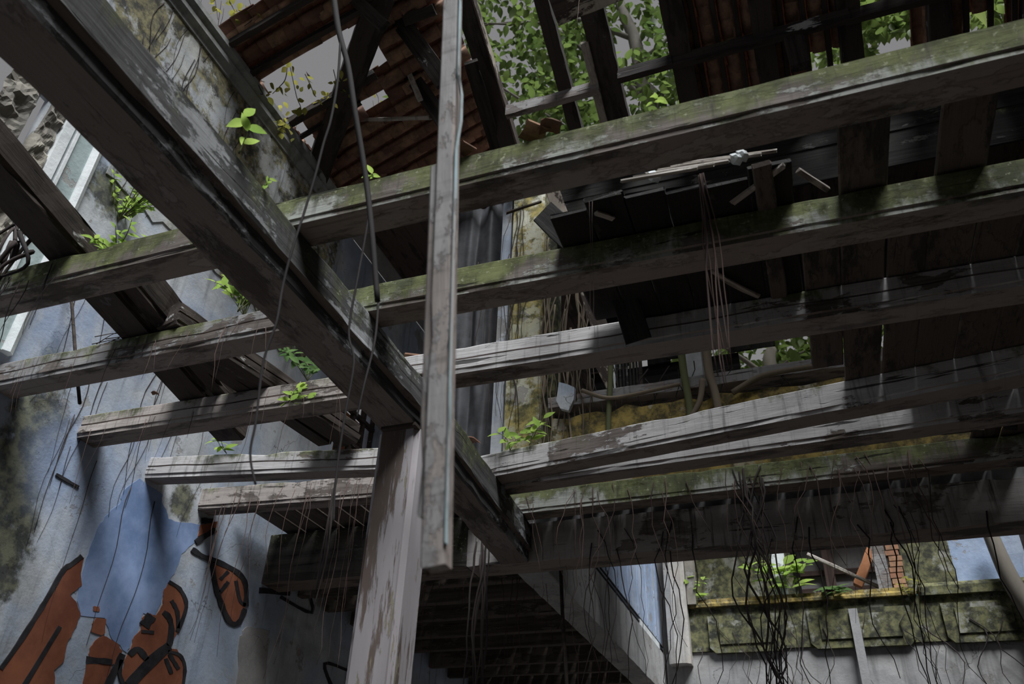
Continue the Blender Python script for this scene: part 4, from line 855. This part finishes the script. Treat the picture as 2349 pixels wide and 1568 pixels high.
# foreground vines
for pts, r0, r1, lb in (([(760, -60, 2.0), (775, 60, 2.0), (798, 150, 2.02), (815, 260, 2.05), (838, 400, 2.1), (852, 520, 2.1), (866, 690, 2.1)],   .016, .011, 'thick dark vine hanging in front of the nearest joist'),
                        ([(782, 78, 2.0), (775, 180, 2.0), (760, 270, 2.0), (742, 330, 2.0), (724, 400, 2.0), (700, 480, 2.0), (668, 580, 1.98), (648, 660, 1.98), (634, 740, 1.97), (604, 830, 1.97), (588, 960, 1.97), (574, 1040, 1.97), (586, 1110, 1.97)], .006, .004, 'long thin dark vine running down past the girder to the lower left'),
                        ([(850, 470, 2.49), (835, 560, 2.5), (820, 640, 2.5), (800, 760, 2.5), (812, 830, 2.5), (790, 960, 2.5), (770, 1100, 2.5), (765, 1200, 2.5)], .006, .004, 'thin vine hanging across the girder near the column'),
                        ([(868, 690, 3.27), (860, 780, 3.25), (836, 880, 3.22), (818, 960, 3.2)], .008, .005, 'dark root strand lying on the girder side by the second joist')):
    tube_obj('hanging_vine', smooth_path([AY(*p) for p in pts]), r0, r1, 'vine_dark', 6, label=lb, cat='vine')
# tangle at the left edge on the nearest left joist
for k in range(7):
    a = AY(R(10, 90), R(520, 600), 2.5)
    tube_obj('gnarled_root', smooth_path([a, a+V((R(-.12, .12), R(-.08, .02), R(-.02, .12))), a+V((R(-.2, .1), R(-.08, 0), R(-.25, -.05))), a+V((R(-.25, .05), R(-.08, 0), R(-.5, -.25)))], 5), R(.012, .022), .006, 'root_dark', 6, label='gnarled dark root knotted over the nearest left joist at the left edge', cat='root', group='gnarled roots at the left edge')
# twigs and litter lying on joists
tw = []
for i in range(26):
    if i < 12: p = AZ(R(1210, 1700), R(1085, 1120), ZJ+.215)
    elif i < 19: p = AZ(R(220, 320), R(765, 785), JT+.01)
    else: p = AZ(R(560, 720), R(715, 740), JT+.01)
    a = R(-.5, .5); Lh = R(.06, .18); d = V((math.cos(a)*Lh, math.sin(a)*Lh*.6, R(-.01, .04)))
    tube_obj('twig', [p-d, p+V((0, 0, .01)), p+d], .004, .002, 'twig', 4, cat='twig',
             label=('dry twig littering the lichen-spotted joist', 'dry twig on the left part of the split grey joist', 'dry twig near the leafy plant on the split grey joist')[0 if i < 12 else 1 if i < 19 else 2],
             group=('twigs on the lichen-spotted joist', 'twigs on the split joist', 'twigs by the leafy plant')[0 if i < 12 else 1 if i < 19 else 2])

# ivy against the sky at upper left
def ivy(pts, nl, label, sz=.085, r=.007):
    P = smooth_path([AY(*p) for p in pts], 6); e = empty('ivy_vine', P[0], label, 'vine')
    tube_obj('stem', P, r, r*.5, 'root_dark', 4, parent=e)
    for i in range(nl):
        p = P[int((i+.5)/nl*(len(P)-1))]+V((R(-.10, .10), R(-.1, .1), R(-.10, .10)))
        ob = bpy.data.objects.new('leaf', LF['leaf_ivy'][0]); link(ob, e)
        ob.matrix_basis = Matrix.Translation(-P[0]) @ leaf_matrix(p, (R(-1, 1), R(-1, 1), R(-1, .3)), sz*R(.6, 1.3)) @ Matrix.Diagonal((1, 1.7, 1, 1))
ivy([(488, -30, 4.0), (495, 10, 4.0), (500, 45, 4.0)], 8, 'short ivy strand left of the dark ivy clump in the sky')
ivy([(515, -30, 4.0), (528, 5, 4.0), (540, 28, 4.0)], 14, 'dense dark ivy clump at the top in the sky')
ivy([(560, -40, 4.1), (572, 0, 4.1), (582, 38, 4.1), (560, 60, 4.1)], 9, 'ivy strand on a dark twig above the torn tiles')
ivy([(600, 170, 4.7), (594, 195, 4.7), (603, 215, 4.7), (597, 215, 4.7)], 3, 'curled bare tendril below the torn tiles')
ivy([(660, 140, 4.8), (655, 180, 4.8), (640, 200, 4.8), (625, 215, 4.8)], 12, 'ivy strand with yellow-green leaves in the sky gap')
ivy([(665, 150, 4.8), (680, 220, 4.9), (690, 255, 4.9), (660, 285, 5.0)], 10, 'long ivy twig in the middle of the sky gap')
ivy([(700, 170, 4.9), (712, 195, 4.9), (720, 215, 4.9), (725, 222, 4.9)], 8, 'small ivy spray in the sky near the hip')
ivy([(640, 255, 5.2), (648, 275, 5.2), (655, 290, 5.2), (662, 310, 5.3)], 22, 'leafy ivy mass where the jack rafter meets the wall')
ivy([(720, 240, 5.3), (750, 225, 5.3), (780, 210, 5.3), (800, 195, 5.3)], 16, 'yellowing ivy along the bare jack rafter')
ivy([(765, 160, 4.9), (770, 190, 4.9), (763, 240, 5.0)], 6, 'ivy leaves on the vine near the hip rafter')
ivy([(850, 200, 6.4), (868, 225, 6.4), (862, 265, 6.4), (855, 230, 6.4)], 16, 'ivy growing through the hole in the tiles', .07)

# ================================================================== trees behind
def tree(name, label, trunk, branches, boxes, nstuff, nleaf, size, seed):
    random.seed(seed)
    e = empty(name, trunk[0], label, 'tree')
    tube_obj('trunk', smooth_path(trunk, 5), .32, .12, 'bark', 9, parent=e)
    for b in branches: tube_obj('branch', smooth_path(b, 5), .09, .02, 'bark', 6, parent=e)
    sv, sf = [], []; _, lv, lf_ = LF['leaf_tree']; tot = 0; guard = 0
    while tot < nstuff+nleaf and guard < 400000:
        guard += 1
        bx = random.choice(boxes); px = R(bx[0], bx[2]); py = R(bx[1], bx[3]); y = R(bx[4], bx[5])
        p = AY(px, py, y)
        if noise.noise(p*.55+V((seed, 0, 0)))+.55*noise.noise(p*1.7) < bx[6]: continue
        Mx = leaf_matrix(p, (R(-1, 1), R(-1, 1), R(-1.2, .3)), size*R(.65, 1.3)) @ Matrix.Diagonal((1, 1.25, 1, 1))
        if tot < nleaf:
            ob = bpy.data.objects.new('leaf', LF['leaf_tree'][0]); link(ob, e); ob.matrix_basis = Matrix.Translation(-V(trunk[0])) @ Mx
        else:
            b0 = len(sv); sv += [tuple(Mx @ V(v)) for v in lv]; sf += [tuple(b0+i for i in f) for f in lf_]
        tot += 1
    o = mesh_obj('foliage', sv, sf, 'leaf_tree', loc=trunk[0], parent=e, smooth=True); o['kind'] = 'stuff'
tree('canopy_tree', 'tall leafy tree whose canopy shows through the missing roof tiles',
     [V((-4.0, 16.5, 0)), V((-3.8, 16.5, 8)), AY(1490, 300, 15), AY(1475, 200, 15), AY(1455, 90, 15), AY(1420, 0, 15.2), AY(1400, -150, 15.5)],
     [[AY(1475, 200, 15), AY(1380, 150, 14.6), AY(1250, 55, 14.2), AY(1090, 60, 14)], [AY(1455, 90, 15), AY(1300, 40, 14.6), AY(1190, 55, 14), AY(1100, 52, 13.8)], [AY(1480, 230, 15), AY(1440, 170, 14.5), AY(1560, 60, 14), AY(1600, -60, 14)], [AY(1490, 300, 15), AY(1380, 330, 14.3), AY(1230, 250, 13.8), AY(1120, 180, 13.5)], [AY(1480, 250, 15), AY(1530, 200, 14.4), AY(1560, 100, 14.2)]],
     [(900, -150, 1650, 380, 13.0, 16.0, -.02)], 6400, 290, .30, 3)
tree('canopy_tree', 'tree with hanging leaves behind the upper right roof gaps',
     [V((4.5, 17.5, 0)), V((4.3, 17.5, 9)), AY(2300, 200, 16), AY(2280, 60, 15.5), AY(2250, -100, 15)],
     [[AY(2290, 160, 16), AY(2100, 60, 15), AY(1900, 40, 14.5)], [AY(2280, 60, 15.5), AY(2050, -20, 14.5), AY(1850, 60, 14)]],
     [(1780, -80, 2000, 140, 12.5, 15, -.05), (1980, -80, 2130, 75, 12.5, 15, -.12), (2200, -80, 2420, 60, 12.5, 15, .1)], 1700, 200, .30, 5)
tree('canopy_tree', 'lower leafy tree seen between the third joist and the parapet',
     [V((.9, 19.5, 0)), V((.8, 19.5, 6)), AY(1780, 900, 18), AY(1770, 800, 18)],
     [[AY(1780, 880, 18), AY(1700, 820, 17.5), AY(1650, 790, 17)], [AY(1778, 860, 18), AY(1840, 810, 17.5), AY(2000, 770, 17)]],
     [(1560, 720, 2260, 900, 16, 19, -.02)], 1500, 200, .34, 9)
# big banana-like leaves at the top right corner
for k, (p, q) in enumerate((((2195, 40), (2215, -40)), ((2235, 60), (2245, -40)))):
    plank = AY(*p, 7.4)
    ob = bpy.data.objects.new('banana_leaf', LFB[0]); link(ob, None, ('narrow yellow-green hanging leaf at the top right', 'broad green hanging leaf at the top right corner')[k], 'leaf')
    ob.matrix_basis = leaf_matrix(AY(*q, 7.4), AY(*p, 7.4)-AY(*q, 7.4), (.7, 1.0)[k])
